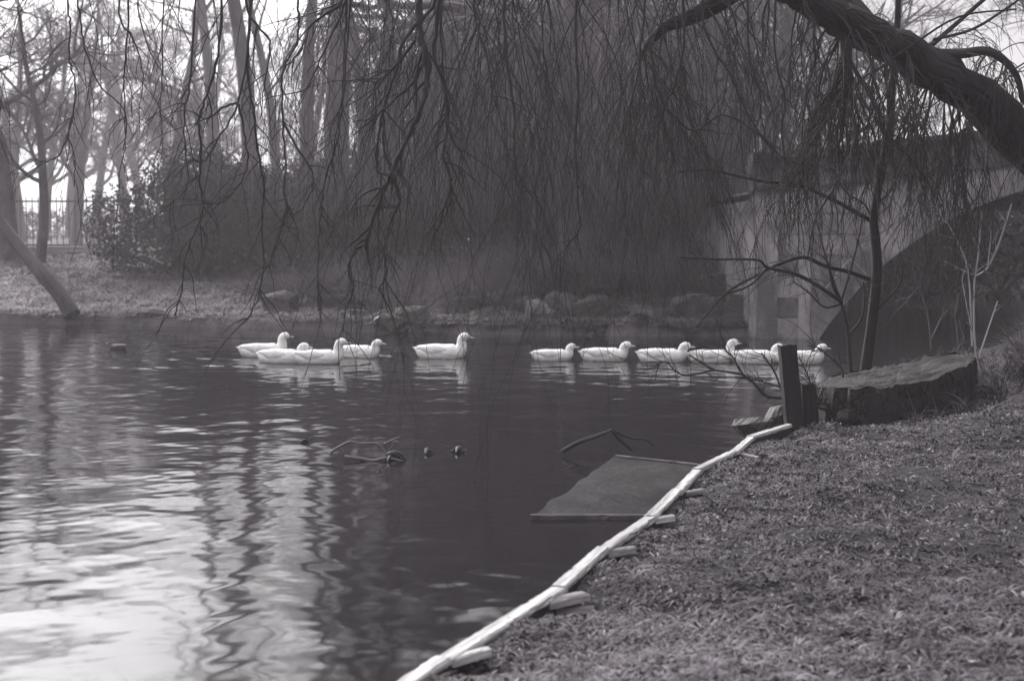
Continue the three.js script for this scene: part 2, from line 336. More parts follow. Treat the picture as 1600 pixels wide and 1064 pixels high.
function put(o, px, d, { turn = 0, s = 1, sy = 1, y = null } = {}) { const x = (px - 800) / FPX * d; o.position.set(x, (y ?? farH(x, -d)) - .05, -d); o.rotation.y = turn; o.scale.set(s, s * sy, s); return o; }

// far misty trees, four shapes, cloned
const farKinds = [
  bareTree('bare_tree', 'tall bare trunk at the left of the misty stand of trees', 'stand of tall bare trees', 101, { h: 17, r: .27, first: .52, limbs: 9, spread: .55, up: .6, dens: .7 }),
  bareTree('bare_tree', 'spreading bare tree in the mist above the evergreen bush', 'misty trees at the left', 102, { h: 11, r: .24, first: .22, limbs: 16, spread: 1, up: .25, fineR: .011 }),
  bareTree('bare_tree', 'slim bare tree in the mist to the right of the willow trunk', 'bare trees behind the bridge', 103, { h: 13, r: .17, first: .2, limbs: 18, spread: .8, up: .4 }),
];
put(farKinds[0], 397, 40, { turn: .4 });
[[437, 52, 'thin bare trunk behind the gap between the first two tall trunks', .8], [478, 43, 'second tall bare trunk in the misty stand', .9], [523, 37, 'thickest tall bare trunk in the misty stand', 1.35], [577, 46, 'tall bare trunk just right of the thickest one', .95], [611, 40, 'tall bare trunk beside the bright slits of sky', .9], [655, 41, 'rightmost tall bare trunk of the misty stand', 1.0], [340, 55, 'faint bare trunk at the far left of the misty stand', 1.1], [706, 44, 'tall bare trunk where the willow curtain begins', 1.0], [748, 39, 'tall bare trunk inside the left of the willow curtain', .9], [1072, 40, 'tall bare trunk below the tapering dark limb', 1.1], [1128, 45, 'tall bare trunk left of the bridge end', 1.0], [1192, 39, 'tall bare trunk directly behind the bridge end', .9]].forEach(([px, d, l, s], k) => put(copyOf(farKinds[0], l), px, d, { turn: k * 1.9, s, sy: 1 / Math.sqrt(s) }));
put(farKinds[1], 262, 52, { turn: 1 });
[[120, 66, 'faint spreading tree in the mist above the railings', 1.1, .4], [20, 74, 'palest spreading tree in the mist at the left edge', 1.25, 2.2], [200, 84, 'faint spreading tree far behind the railings', 1.3, 3.4], [330, 78, 'faint spreading tree far behind the tall trunks', 1.2, 5.1], [-80, 50, 'spreading tree in mist just beyond the left edge', 1.1, 4.4], [70, 92, 'very faint tree far behind the slim forked tree', 1.4, 1.4], [150, 104, 'very faint tree far behind the right end of the railings', 1.5, .9], [265, 98, 'very faint tree far above the evergreen shrub', 1.4, 2.9], [0, 110, 'very faint far tree at the left edge', 1.6, 3.9], [400, 95, 'very faint far tree between the tall trunks', 1.3, 5.6], [480, 86, 'very faint far tree behind the second tall trunk', 1.2, .2], [35, 82, 'very faint tree behind the slim forked tree, left of the railings', 1.25, 4.9], [110, 118, 'farthest faint tree above the railings', 1.8, 2.0], [225, 112, 'farthest faint tree left of the spreading tree', 1.7, 4.2], [310, 120, 'farthest faint tree right of the spreading tree', 1.8, 1.1]].forEach(([px, d, l, s, turn]) => put(copyOf(farKinds[1], l), px, d, { turn, s }));
put(farKinds[2], 1010, 38, { turn: 1 });
[[720, 40, 'slim bare tree behind the left side of the willow curtain', 1.1], [790, 46, 'slim bare tree behind the middle of the willow curtain', 1.2], [950, 50, 'slim bare tree behind the willow trunk', 1.2], [1085, 44, 'slim bare tree behind the dark limb', 1.1], [1150, 36, 'slim bare tree behind the end of the bridge', 1.0], [1215, 48, 'slim bare tree rising behind the bridge parapet', 1.15], [1290, 42, 'slim bare tree behind the bridge and drooping stub', 1.0], [1370, 52, 'slim bare tree behind the bridge and sapling', 1.15], [1650, 46, 'slim bare tree behind the bridge at the right edge', 1.1]].forEach(([px, d, l, s], k) => put(copyOf(farKinds[2], l), px, d, { turn: k * 2.3, s, y: px > 1160 ? .8 : null }));

{
  const R = rngOf(141), bl = []; for (let k = 0; k < 70; k++) { const x = -46 + k * .9 + R(); bl.push([x, farH(x, -105) + .7 + R() * .6, -105 + (R() - .5) * 2, 1 + R() * .5, 1.1 + R() * .6]); }
  const m = part('hedgerow', foliage(R, bl, 26000, .14), M.evergreen, scene); m.userData.kind = 'stuff'; m.userData.label = 'faint hedge in the mist behind the railings'; m.userData.category = 'hedge';
}
// left-edge trees
{
  const t = bareTree('bare_tree', 'bare tree trunk at the left edge of the far bank', null, 121, { h: 10, r: .22, first: .3, limbs: 12, spread: .9, up: .3 }); put(t, 18, 34, { s: 1.15 });
  const s = bareTree('bare_tree', 'slim forked tree standing in front of the railings', null, 122, { h: 6.5, r: .13, first: .33, limbs: 11, spread: .9, up: .45, lean: V(.1, 0, 0) }); put(s, 60, 33.5);
  const L = thing('leaning_tree', 'thick leaning trunk rising left from the far bank', 'tree'), tb = new Tubes(), cr = new Tubes(), R = rngOf(31);
  const pts = smooth([at(112, 492, 24.6), at(98, 468, 24.7), at(62, 425, 24.9), at(20, 375, 25.2), at(-30, 300, 25.6), at(-60, 180, 26), at(-70, 40, 26.3)], 3);
  tb.add(pts, (k) => .155 - .08 * k, 9); for (let k = 0; k < 16; k++) { const a = along(pts, .55 + .45 * R()), q = wander(R, a.p, a.d.clone().addScaledVector(perp(R, a.d), .9), 1.5 + R() * 2, 7, .5); cr.add(q, [.03, .006], 4); for (let m = 0; m < 6; m++) { const b = along(q, .3 + .7 * R()); cr.add(wander(R, b.p, b.d.addScaledVector(perp(R, b.d), .8), .8, 4, .5), [.01, .004], 3); } }
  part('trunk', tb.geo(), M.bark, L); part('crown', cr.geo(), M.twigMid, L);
}

// evergreen shrubs
function foliage(R, blobs, n, size) {
  const p = [], nn = [], ix = []; const v = V(0, 0, 0), a = V(0, 0, 0), b = V(0, 0, 0), c = V(0, 0, 0);
  for (let k = 0; k < n; k++) {
    const B = blobs[Math.floor(R() * blobs.length)], th = R() * 6.283, y = R() * 2 - 1, rr = Math.pow(R(), .25), s = Math.sqrt(1 - y * y);
    v.set(Math.cos(th) * s, y, Math.sin(th) * s); const nz = 1 + .28 * n3(v.x * 2.5 + B[0] * 3, v.y * 2.5, v.z * 2.5 + B[2] * 3); v.multiplyScalar(rr * nz);
    c.set(B[0] + v.x * B[3], B[1] + v.y * B[4], B[2] + v.z * B[3]); if (c.y < .02) c.y = .02 + R() * .1;
    a.set(R() - .5, R() - .5, R() - .5).normalize(); b.set(R() - .5, R() - .5, R() - .5); b.addScaledVector(a, -b.dot(a)).normalize();
    const L = size * (.6 + R() * .9), w = L * .38, N = V(0, 0, 0).crossVectors(a, b).normalize(), o = p.length / 3;
    p.push(c.x - a.x * L, c.y - a.y * L, c.z - a.z * L, c.x + b.x * w, c.y + b.y * w, c.z + b.z * w, c.x + a.x * L, c.y + a.y * L, c.z + a.z * L, c.x - b.x * w, c.y - b.y * w, c.z - b.z * w);
    for (let q = 0; q < 4; q++) nn.push(N.x, N.y, N.z); ix.push(o, o + 2, o + 1, o, o + 3, o + 2);
  }
  const g = new THREE.BufferGeometry(); g.setAttribute('position', new THREE.Float32BufferAttribute(p, 3)); g.setAttribute('normal', new THREE.Float32BufferAttribute(nn, 3)); g.setIndex(new THREE.Uint32BufferAttribute(ix, 1)); return g;
}
function shrub(label, seed, w, h, n, mat = M.evergreen) {
  const R = rngOf(seed), t = thing('evergreen_shrub', label, 'shrub', 'evergreen shrubs on the far bank'), blobs = [], st = new Tubes();
  for (let k = 0; k < 16; k++) { const a = R() * 6.283, q = Math.sqrt(R()) * w * .38, hh = h * (.12 + .62 * R() * (1 - q / w)); blobs.push([Math.cos(a) * q, hh, Math.sin(a) * q * .7, w * (.14 + R() * .12), h * (.18 + R() * .12)]); }
  for (const b of blobs) st.add(wander(R, V(b[0] * .3, -.1, b[2] * .3), V(b[0], b[1], b[2]), Math.hypot(b[0], b[1], b[2]), 5, .2), [.05, .015], 5);
  part('stem', st.geo(), M.twigDark, t); part('crown', foliage(R, blobs, n, .05), mat, t); return t;
}
const sh1 = shrub('rounded dark evergreen shrub beside the railings', 41, 5.2, 3.6, 34000), sh2 = shrub('broad dark evergreen shrub left of the willow curtain', 42, 6.2, 3.3, 34000);
put(sh1, 318, 31.5); put(sh2, 450, 32, { turn: .5 });
put(copyOf(sh1, 'dark evergreen shrub under the thickest tall trunk'), 560, 33, { turn: 2, s: 1.0 });
put(copyOf(sh2, 'dark evergreen shrub behind the left of the willow curtain'), 700, 32, { turn: 3 });
put(copyOf(sh1, 'dark evergreen shrub behind the middle of the willow curtain'), 830, 33.5, { turn: 4, s: 1.15 });
put(copyOf(sh2, 'dark evergreen shrub behind the willow trunk'), 980, 31.5, { turn: 1.2, s: 1.05 });
put(copyOf(sh1, 'dark evergreen shrub next to the end of the bridge'), 1110, 29.5, { turn: 5, s: .95 });
put(copyOf(sh2, 'dark evergreen shrub seen through the bridge arch'), 1500, 36, { turn: 2.6, s: 1.5, y: -.3 });
put(copyOf(sh1, 'dark evergreen shrub closing the far side of the arch'), 1330, 37, { turn: .6, s: 1.3, y: -.3 });

// evergreens added round the right bank, unseen beyond the frame, to shade it
{
  const R = rngOf(151), y = thing('added_evergreen', 'added evergreen tree shading the right bank, unseen beyond the frame beside the willow', 'tree', 'added evergreens shading the right bank'), bl = [];
  for (let k = 0; k < 34; k++) { const h = 1.2 + 7.5 * R(), q = 2.5 * (1 - h / 11) * Math.sqrt(R()), a = R() * 6.283; bl.push([Math.cos(a) * q, h, Math.sin(a) * q, .7 + R() * .6, .6 + R() * .5]); }
  part('trunk', new Tubes().add([V(0, -.3, 0), V(.05, 4, 0), V(0, 8.6, 0)], [.24, .03], 8).geo(), M.bark, y); part('crown', foliage(R, bl, 22000, .13), M.evergreen, y);
  const set = (o, x, z, s, t) => { o.position.set(x, bankH(x, z) - .05, z); o.scale.setScalar(s); o.rotation.y = t; };
  set(y, 8.4, -12.5, 1, 0);
  [[9.2, -8.2, 1.1, 1], [8.8, -3.6, 1.05, 2], [8.2, 1, 1.2, 3], [11.5, -16, 1.1, 2.4]].forEach(([x, z, s2, t], k) => set(copyOf(y, ['added evergreen tree shading the right bank, second beyond the frame', 'added evergreen tree shading the right bank, third beyond the frame', 'added unseen evergreen tree shading the right bank, level with the viewer', 'added evergreen tree beyond the frame at the bridge'][k]), x, z, s2, t));
}
// weeping willows of the far bank
function farWillow(label, seed, { h, r, spread, n, fork = 2.6 }) {
  const R = rngOf(seed), t = thing('weeping_willow', label, 'willow tree'), tr = new Tubes(), lb = new Tubes(), s1 = new Tubes(), s2 = new Tubes();
  const pts = wander(R, V(0, -.4, 0), V(.05, 1, 0), h * .75, 9, .18, UPV, .05); tr.add(pts, (k) => r * (1.25 - k * .85), 10);
  const limbs = [];
  for (let k = 0; k < 11; k++) {
    const az = k / 11 * 6.283 + R() * .4, f = .38 + .6 * k / 11, a = along(pts, f), d = V(Math.cos(az), 1.0 - f * .3, Math.sin(az));
    const q = wander(R, a.p, d, spread * (.85 + R() * .4), 10, .3, V(Math.cos(az), -.6, Math.sin(az)), .16); lb.add(q, [r * .42, r * .08], 6); limbs.push(q);
    for (let m = 0; m < 6; m++) { const b = along(q, .35 + .65 * R()), e = wander(R, b.p, b.d.clone().addScaledVector(perp(R, b.d), .9), spread * (.25 + R() * .3), 7, .4, DOWN, .08); lb.add(e, [r * .14, .012], 4); limbs.push(e); }
  }
  for (let k = 0; k < n; k++) {
    const q = limbs[Math.floor(R() * limbs.length)], a = along(q, .25 + .75 * R()), start = a.p.clone().add(V((R() - .5) * .5, (R() - .5) * .3, (R() - .5) * .5));
    const end = .3 + R() * R() * 3.4, len = Math.max(.6, start.y - end);
    const pp = wander(R, start, V(R() - .5, .15, R() - .5), len, 9, .22, DOWN, .55);
    const T = R() < .62 ? s1 : s2; T.add(pp, [.008, .0035], 3);
    for (let m = 0; m < 2; m++) { const b = along(pp, .15 + .6 * R()); T.add(wander(R, b.p, V(R() - .5, -.2, R() - .5), .5 + R() * 1.1, 4, .25, DOWN, .45), [.0055, .003], 3); }
  }
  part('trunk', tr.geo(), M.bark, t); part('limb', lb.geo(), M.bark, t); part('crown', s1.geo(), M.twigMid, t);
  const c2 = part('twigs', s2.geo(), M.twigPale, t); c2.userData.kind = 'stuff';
  return t;
}
put(farWillow('great weeping willow with a dark trunk on the rocky far bank', 51, { h: 9.5, r: .42, spread: 4.2, n: 2300 }), 915, 26.6);
put(farWillow('smaller weeping willow trailing over the bank left of the great one', 52, { h: 8, r: .26, spread: 3.0, n: 550 }), 850, 29);
put(farWillow('weeping willow behind the end of the bridge', 53, { h: 8.5, r: .24, spread: 3.8, n: 420 }), 1150, 31);

// low twiggy scrub on the far bank
{
  const R = rngOf(61);
  const mk = (label, mat) => { const t = thing('twiggy_scrub', label, 'shrub', 'bare scrub along the far bank'), s = new Tubes(); for (let k = 0; k < 170; k++) { const a = R() * 6.283, p = V(Math.cos(a) * R() * .5, -.05, Math.sin(a) * R() * .5), q = wander(R, p, V(Math.cos(a) * .8, .8, Math.sin(a) * .8), .5 + R() * 1.1, 6, .45, DOWN, .04); s.add(q, [.008, .003], 3); for (let m = 0; m < 3; m++) { const b = along(q, .3 + .6 * R()); s.add(wander(R, b.p, b.d.addScaledVector(perp(R, b.d), .8), .35, 3, .4), [.004, .002], 3); } } part('stems', s.geo(), mat, t); return t; };
  const a = mk('pale bare scrub on the bank below the willow curtain', M.twigPale), b = mk('dark bare scrub on the bank left of the willow', M.twigMid);
  put(a, 760, 24.5); put(b, 470, 25.5);
  [[560, 25], [640, 24], [700, 26], [820, 25.5], [890, 24.6], [980, 25.2], [1060, 24.2], [1130, 25], [1190, 23.6], [840, 27.5], [1010, 27.5]].forEach(([px, d], k) => put(copyOf(k % 2 ? a : b, ['dark scrub left of the long low rock', 'pale scrub above the long low rock', 'dark scrub on the slope above the lone duck', 'pale scrub left of the flat-faced boulder', 'dark scrub above the large grey boulder', 'pale scrub above the wide dark boulder', 'dark scrub above the low boulder near the bridge', 'pale scrub above the bulky dark boulder', 'dark scrub beside the bridge end', 'pale scrub high on the slope left of the stone blocks', 'dark scrub high on the slope at the stone blocks'][k]), px, d, { turn: k * 1.7, s: .7 + R() * .5 }));
}

// ------------------------------------------------------------------ rocks
function rockGeo(seed, sx, sy, sz) {
  const R = rngOf(seed), pts = []; for (let k = 0; k < 26; k++) { const a = R() * 6.283, y = R() * 2 - 1, s = Math.sqrt(1 - y * y), q = .82 + R() * .25; pts.push(V(Math.sign(Math.cos(a) * s) * Math.pow(Math.abs(Math.cos(a) * s), .7) * q * sx, Math.sign(y) * Math.pow(Math.abs(y), .7) * q * sy, Math.sign(Math.sin(a) * s) * Math.pow(Math.abs(Math.sin(a) * s), .7) * q * sz)); }
  const g = new ConvexGeometry(pts), p = g.attributes.position, u = []; for (let k = 0; k < p.count; k++) u.push(p.getX(k) + p.getZ(k) * .6, p.getY(k) + p.getZ(k) * .5); g.setAttribute('uv', new THREE.Float32BufferAttribute(u, 2)); return g;
}
[
  // px centre, py centre, depth, half sizes, label
  [838, 487, 22.6, .22, .2, .2, 'pale flat-faced boulder on the far shore below the willow'],
  [876, 480, 22.9, .3, .3, .3, 'large grey boulder beside the pale flat-faced one'],
  [835, 514, 22.0, .12, .14, .12, 'small pale stone at the water under the flat-faced boulder'],
  [935, 490, 22.6, .45, .3, .35, 'wide dark boulder right of the large grey boulder'],
  [1010, 500, 22.3, .4, .26, .3, 'low boulder at the water left of the dark bridge end'],
  [1090, 490, 22.4, .5, .36, .4, 'bulky dark boulder midway to the bridge end'],
  [1165, 495, 22.2, .42, .4, .4, 'dark boulder touching the rounded rock at the bridge end'],
  [1218, 490, 21.9, .24, .42, .35, 'tall rounded dark rock against the bridge abutment'],
  [770, 510, 22.3, .38, .16, .25, 'low flat rock at the water right of the lone duck'],
  [700, 508, 22.6, .4, .18, .3, 'low rock at the water above the lone duck'],
  [620, 500, 23, .5, .22, .3, 'long low rock above the front of the left bunch'],
  [560, 500, 23.4, .34, .2, .3, 'dark low rock left of the long low rock'],
  [435, 478, 24.2, .35, .3, .3, 'dark mound-shaped rock behind the left bunch of ducks'],
  [345, 499, 24.2, .34, .14, .3, 'low rounded rock at the left shore'],
  [232, 490, 24.4, .4, .11, .25, 'long pale-topped log-like rock at the left shore'],
  [915, 388, 27.2, .55, .2, .3, 'squared stone block high on the bank under the willow'],
  [1010, 380, 27.4, .6, .18, .3, 'second squared stone block high on the bank'],
  [1105, 385, 26.8, .5, .2, .3, 'third squared stone block high on the bank near the bridge'],
  [960, 440, 24.6, .5, .22, .3, 'half-buried rock on the slope below the stone blocks'],
  [1130, 445, 24, .45, .25, .3, 'half-buried rock on the slope beside the bridge end'],
].forEach(([px, py, d, sx, sy, sz, label], k) => { const m = single('boulder', rockGeo(200 + k, sx, sy, sz), k === 0 || k === 2 ? M.rockPale : k === 7 || k === 6 || k === 3 ? M.rockDark : M.rock, label, 'boulder', 'rocks on the far bank'); m.position.copy(at(px, py, d)); m.rotation.set(0, k * 1.3, 0); });
{
  const R = rngOf(260), gs = [0, 1, 2, 3, 4].map((k) => rockGeo(261 + k, .2 + .22 * R(), .12 + .14 * R(), .2 + .1 * R()));
  for (let k = 0; k < 18; k++) { const px = 560 + k * 36 + R() * 20, d = 22.4 + 3.2 * R() * R() - (px > 1000 ? .6 : 0), x = (px - 800) / FPX * d; const m = single('boulder', gs[k % 5], R() < .6 ? M.rockDark : M.rock, 'small half-buried rock in the shaded tumble along the far shore', 'boulder', 'small rocks tumbled along the far shore'); m.position.set(x, farH(x, -d) + .02, -d); m.rotation.set(R() * .5, R() * 6, R() * .5); }
}
{
  const m = single('boulder', rockGeo(243, .17, .075, .16), M.rockDark, 'wet dark boulder in the water at the end of the edging', 'boulder'); m.position.copy(at(1180, 668, 9.75));
  const b = single('boulder', rockGeo(241, .14, .11, .12), M.rockDark, 'small dark boulder against the foot of the wooden post', 'boulder'); b.position.copy(at(1222, 655, 9.95));
}

// ------------------------------------------------------------------ railings
{
  const f = thing('railings', 'upright metal railings in the mist at the left', 'fence'), d = 36, yb = at(100, 388, d).y, yt = at(100, 306, d).y, xa = at(-160, 300, d).x, xb = at(210, 300, d).x;
  const n = Math.round((xb - xa) / .155), bar = new Tubes().add([V(0, yb - .1, 0), V(0, yt - .06, 0), V(0, yt, 0)], (k) => k > .9 ? .003 : .013, 6).geo(), post = new THREE.BoxGeometry(.06, yt - yb + .25, .06);
  for (let k = 0; k <= n; k++) { const x = lerp(xa, xb, k / n); if (k % 16 === 8) { const m = part('post', post, M.iron, f); m.position.set(x, (yt + yb) / 2 - .03, -d); } else part('bar', bar, M.iron, f).position.set(x, 0, -d); }
  for (const y of [yb + .08, yt - .14]) { const r = new THREE.BoxGeometry(xb - xa, .045, .012); r.translate((xa + xb) / 2, y, -d + .02); part('rail', r, M.iron, f); }
  const kg = new THREE.BoxGeometry(xb - xa, .14, .25, 40, 1, 1); kg.translate((xa + xb) / 2, yb - .03, -d + .02); part('kerb', kg, M.stone, f);
}

// ------------------------------------------------------------------ ducks
function duckBody(pose) {
  // spine from the tail along the body, up the neck and into the head: [x, y, half width, half height, tilt]
  const up = pose ? .055 : 0;
  const S = [[-.345, .135, .004, .003], [-.325, .125, .022, .008], [-.29, .112, .06, .036], [-.24, .085, .1, .072], [-.16, .065, .132, .102], [-.06, .06, .145, .113], [.05, .06, .142, .113], [.13, .068, .122, .108], [.19, .085, .096, .096], [.225, .115, .072, .08], [.238, .145 + up * .4, .056, .062], [.238, .168 + up * .8, .05, .054], [.25, .19 + up, .049, .052], [.275, .204 + up, .05, .052], [.3, .206 + up, .046, .046], [.322, .2 + up, .03, .03], [.334, .197 + up, .01, .01]];
  const c = new THREE.CatmullRomCurve3(S.map((s) => V(s[0], s[1], 0)), false, 'centripetal'), N = 64, Q = 20, p = [], ix = [], u = [];
  for (let k = 0; k <= N; k++) {
    const t = k / N, P = c.getPoint(t), T = c.getTangent(t), f = t * (S.length - 1), a = Math.min(S.length - 2, Math.floor(f)), w = lerp(S[a][2], S[a + 1][2], f - a), h = lerp(S[a][3], S[a + 1][3], f - a), nx = -T.y, ny = T.x;
    for (let q = 0; q <= Q; q++) { const th = q / Q * 6.2832, cz = Math.sin(th) * w, cn = Math.cos(th) * h; p.push(P.x + nx * cn, P.y + ny * cn, cz); u.push(q / Q, t); }
  }
  for (let k = 0; k < N; k++) for (let q = 0; q < Q; q++) { const a = k * (Q + 1) + q, b = a + Q + 1; ix.push(a, a + 1, b, a + 1, b + 1, b); }
  const g = new THREE.BufferGeometry(); g.setAttribute('position', new THREE.Float32BufferAttribute(p, 3)); g.setAttribute('uv', new THREE.Float32BufferAttribute(u, 2)); g.setIndex(ix); g.computeVertexNormals();
  return { g, up };
}
function makeDuck(pose, mats = [M.feather, M.bill]) {
  const d = thing('duck', 'white duck', 'duck', 'row of white ducks swimming to the right'), { g, up } = duckBody(pose);
  part('body', g, mats[0], d);
  for (const s of [-1, 1]) {
    const wg = new THREE.SphereGeometry(1, 20, 12); const p = wg.attributes.position;
    for (let k = 0; k < p.count; k++) { let x = p.getX(k), y = p.getY(k), z = p.getZ(k); const tp = 1 - .55 * ss(.1, -1, x); p.setXYZ(k, -.1 + x * .2, .105 + y * .065 * tp + .035 * ss(0, -1, x), s * (.098 + z * .055 - .055 * ss(-.1, -1, x))); }
    wg.computeVertexNormals(); part('wing', wg, mats[2] ?? M.wing, d);
    const e = new THREE.SphereGeometry(.006, 8, 6); e.translate(.298, .22 + up, s * .043); part('eye', e, M.eye, d);
  }
  const b = new THREE.SphereGeometry(1, 14, 8), p = b.attributes.position; for (let k = 0; k < p.count; k++) { const x = p.getX(k), y = p.getY(k), z = p.getZ(k); p.setXYZ(k, .352 + x * .042, .196 + up + y * lerp(.016, .006, (x + 1) / 2) - .004 * x, z * lerp(.019, .021, (x + 1) / 2)); } b.computeVertexNormals(); part('bill', b, mats[1], d);
  return d;
}
{
  const kinds = [makeDuck(0), makeDuck(1)], used = [false, false];
  duckSpots.forEach(([, , turn, pose, s, label], k) => { let o = kinds[pose]; if (used[pose]) o = copyOf(kinds[pose], label); used[pose] = true; o.userData.label = label; o.position.copy(ducks[k]); o.position.y = -.012; o.rotation.y = turn; o.scale.setScalar(s); });
  const m = makeDuck(0, [M.darkFeather, M.bill, M.darkFeather]); m.name = 'moorhen'; tag(m, 'small dark water bird swimming alone near the left shore', 'water bird'); delete m.userData.group; m.position.copy(onY(183, 546, 0)); m.rotation.y = Math.PI - .2; m.scale.setScalar(.42);
}

// ------------------------------------------------------------------ timber edging
function board(a, b, w, h, mat, seed) { // a, b: top centre line ends; h: depth downwards
  const R = rngOf(seed), len = a.distanceTo(b), N = Math.max(8, Math.round(len / .035)), p = [], u = [], ix = []; const d = b.clone().sub(a), n = V(-d.z, 0, d.x).normalize();
  const prof = [[-w / 2, -h], [-w / 2, -.006], [-w / 2 + .006, 0], [w / 2 - .006, 0], [w / 2, -.006], [w / 2, -h]];
  for (let k = 0; k <= N; k++) { const c = a.clone().addScaledVector(d, k / N), wob = (R() - .5) * .002, wy = (R() - .5) * .0016; prof.forEach(([x, y], q) => { const chip = R() < .12 ? -Math.sign(x) * R() * .012 : (R() - .5) * .003; const o = c.clone().addScaledVector(n, x + wob + chip); p.push(o.x, o.y + y + wy, o.z); u.push(q * .02 + seed * .37, k / N * len); }); }
  const Q = prof.length; for (let k = 0; k < N; k++) for (let q = 0; q < Q; q++) { const A = k * Q + q, B = k * Q + (q + 1) % Q; ix.push(A, B, A + Q, B, B + Q, A + Q); }
  for (const e of [0, N * Q]) for (let q = 1; q < Q - 1; q++) ix.push(e, e + q, e + q + 1);
  const g = new THREE.BufferGeometry(); g.setAttribute('position', new THREE.Float32BufferAttribute(p, 3)); g.setAttribute('uv', new THREE.Float32BufferAttribute(u, 2)); g.setIndex(ix); return toCreasedNormals(g, .5);
}
{
  const E = thing('timber_edging', 'pale timber board edging along the pond bank', 'edging'), R = rngOf(71);
  const jj = [V(-2.6, TOP, -.6), ...joints];
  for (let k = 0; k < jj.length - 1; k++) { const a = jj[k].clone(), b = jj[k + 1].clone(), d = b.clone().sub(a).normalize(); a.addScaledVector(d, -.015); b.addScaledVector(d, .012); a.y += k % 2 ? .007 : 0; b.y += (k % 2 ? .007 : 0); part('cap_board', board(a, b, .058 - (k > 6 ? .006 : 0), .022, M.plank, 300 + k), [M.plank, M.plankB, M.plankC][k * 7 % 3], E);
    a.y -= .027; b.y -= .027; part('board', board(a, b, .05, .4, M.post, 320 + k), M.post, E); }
  // offcuts and stake heads tucked behind the boards: [px a, px b, width, top]
  stakes.forEach(([a, b, w, y, pale], k) => part('stake', board(onY(a[0], a[1], y), onY(b[0], b[1], y), w, .028, null, 330 + k), pale ? M.plank : M.plankGrey, E));
}
// posts
function postGeo(seed, w, d, h, skew, tilt) { const R = rngOf(seed), g = new THREE.BoxGeometry(w, h, d, 4, 12, 4), p = g.attributes.position; for (let k = 0; k < p.count; k++) { const y = p.getY(k) / h + .5; let x = p.getX(k), z = p.getZ(k); const f = 1 + .12 * (1 - y) + .05 * n3(x * 8 + seed, y * 4, z * 8); x *= f; z *= f; let yy = y * h; if (y > .99) yy += x * tilt + .012 * n2(x * 40, z * 40); p.setXYZ(k, x - skew * y, yy, z); } g.computeVertexNormals(); return toCreasedNormals(g, .6); }
{
  const p = thing('wooden_post', 'tall dark wooden post leaning at the end of the edging', 'post'); part('shaft', postGeo(1, .112, .11, .78, .085, .15), M.post, p); p.position.copy(at(1247, 680, 9.72)); p.position.y = -.02;
  const q = thing('wooden_post', 'short dark wooden post beside the tall one', 'post'); part('shaft', postGeo(2, .1, .1, .5, .03, -.05), M.post, q); q.position.copy(at(1268, 680, 9.8)); q.position.y = -.02;
}

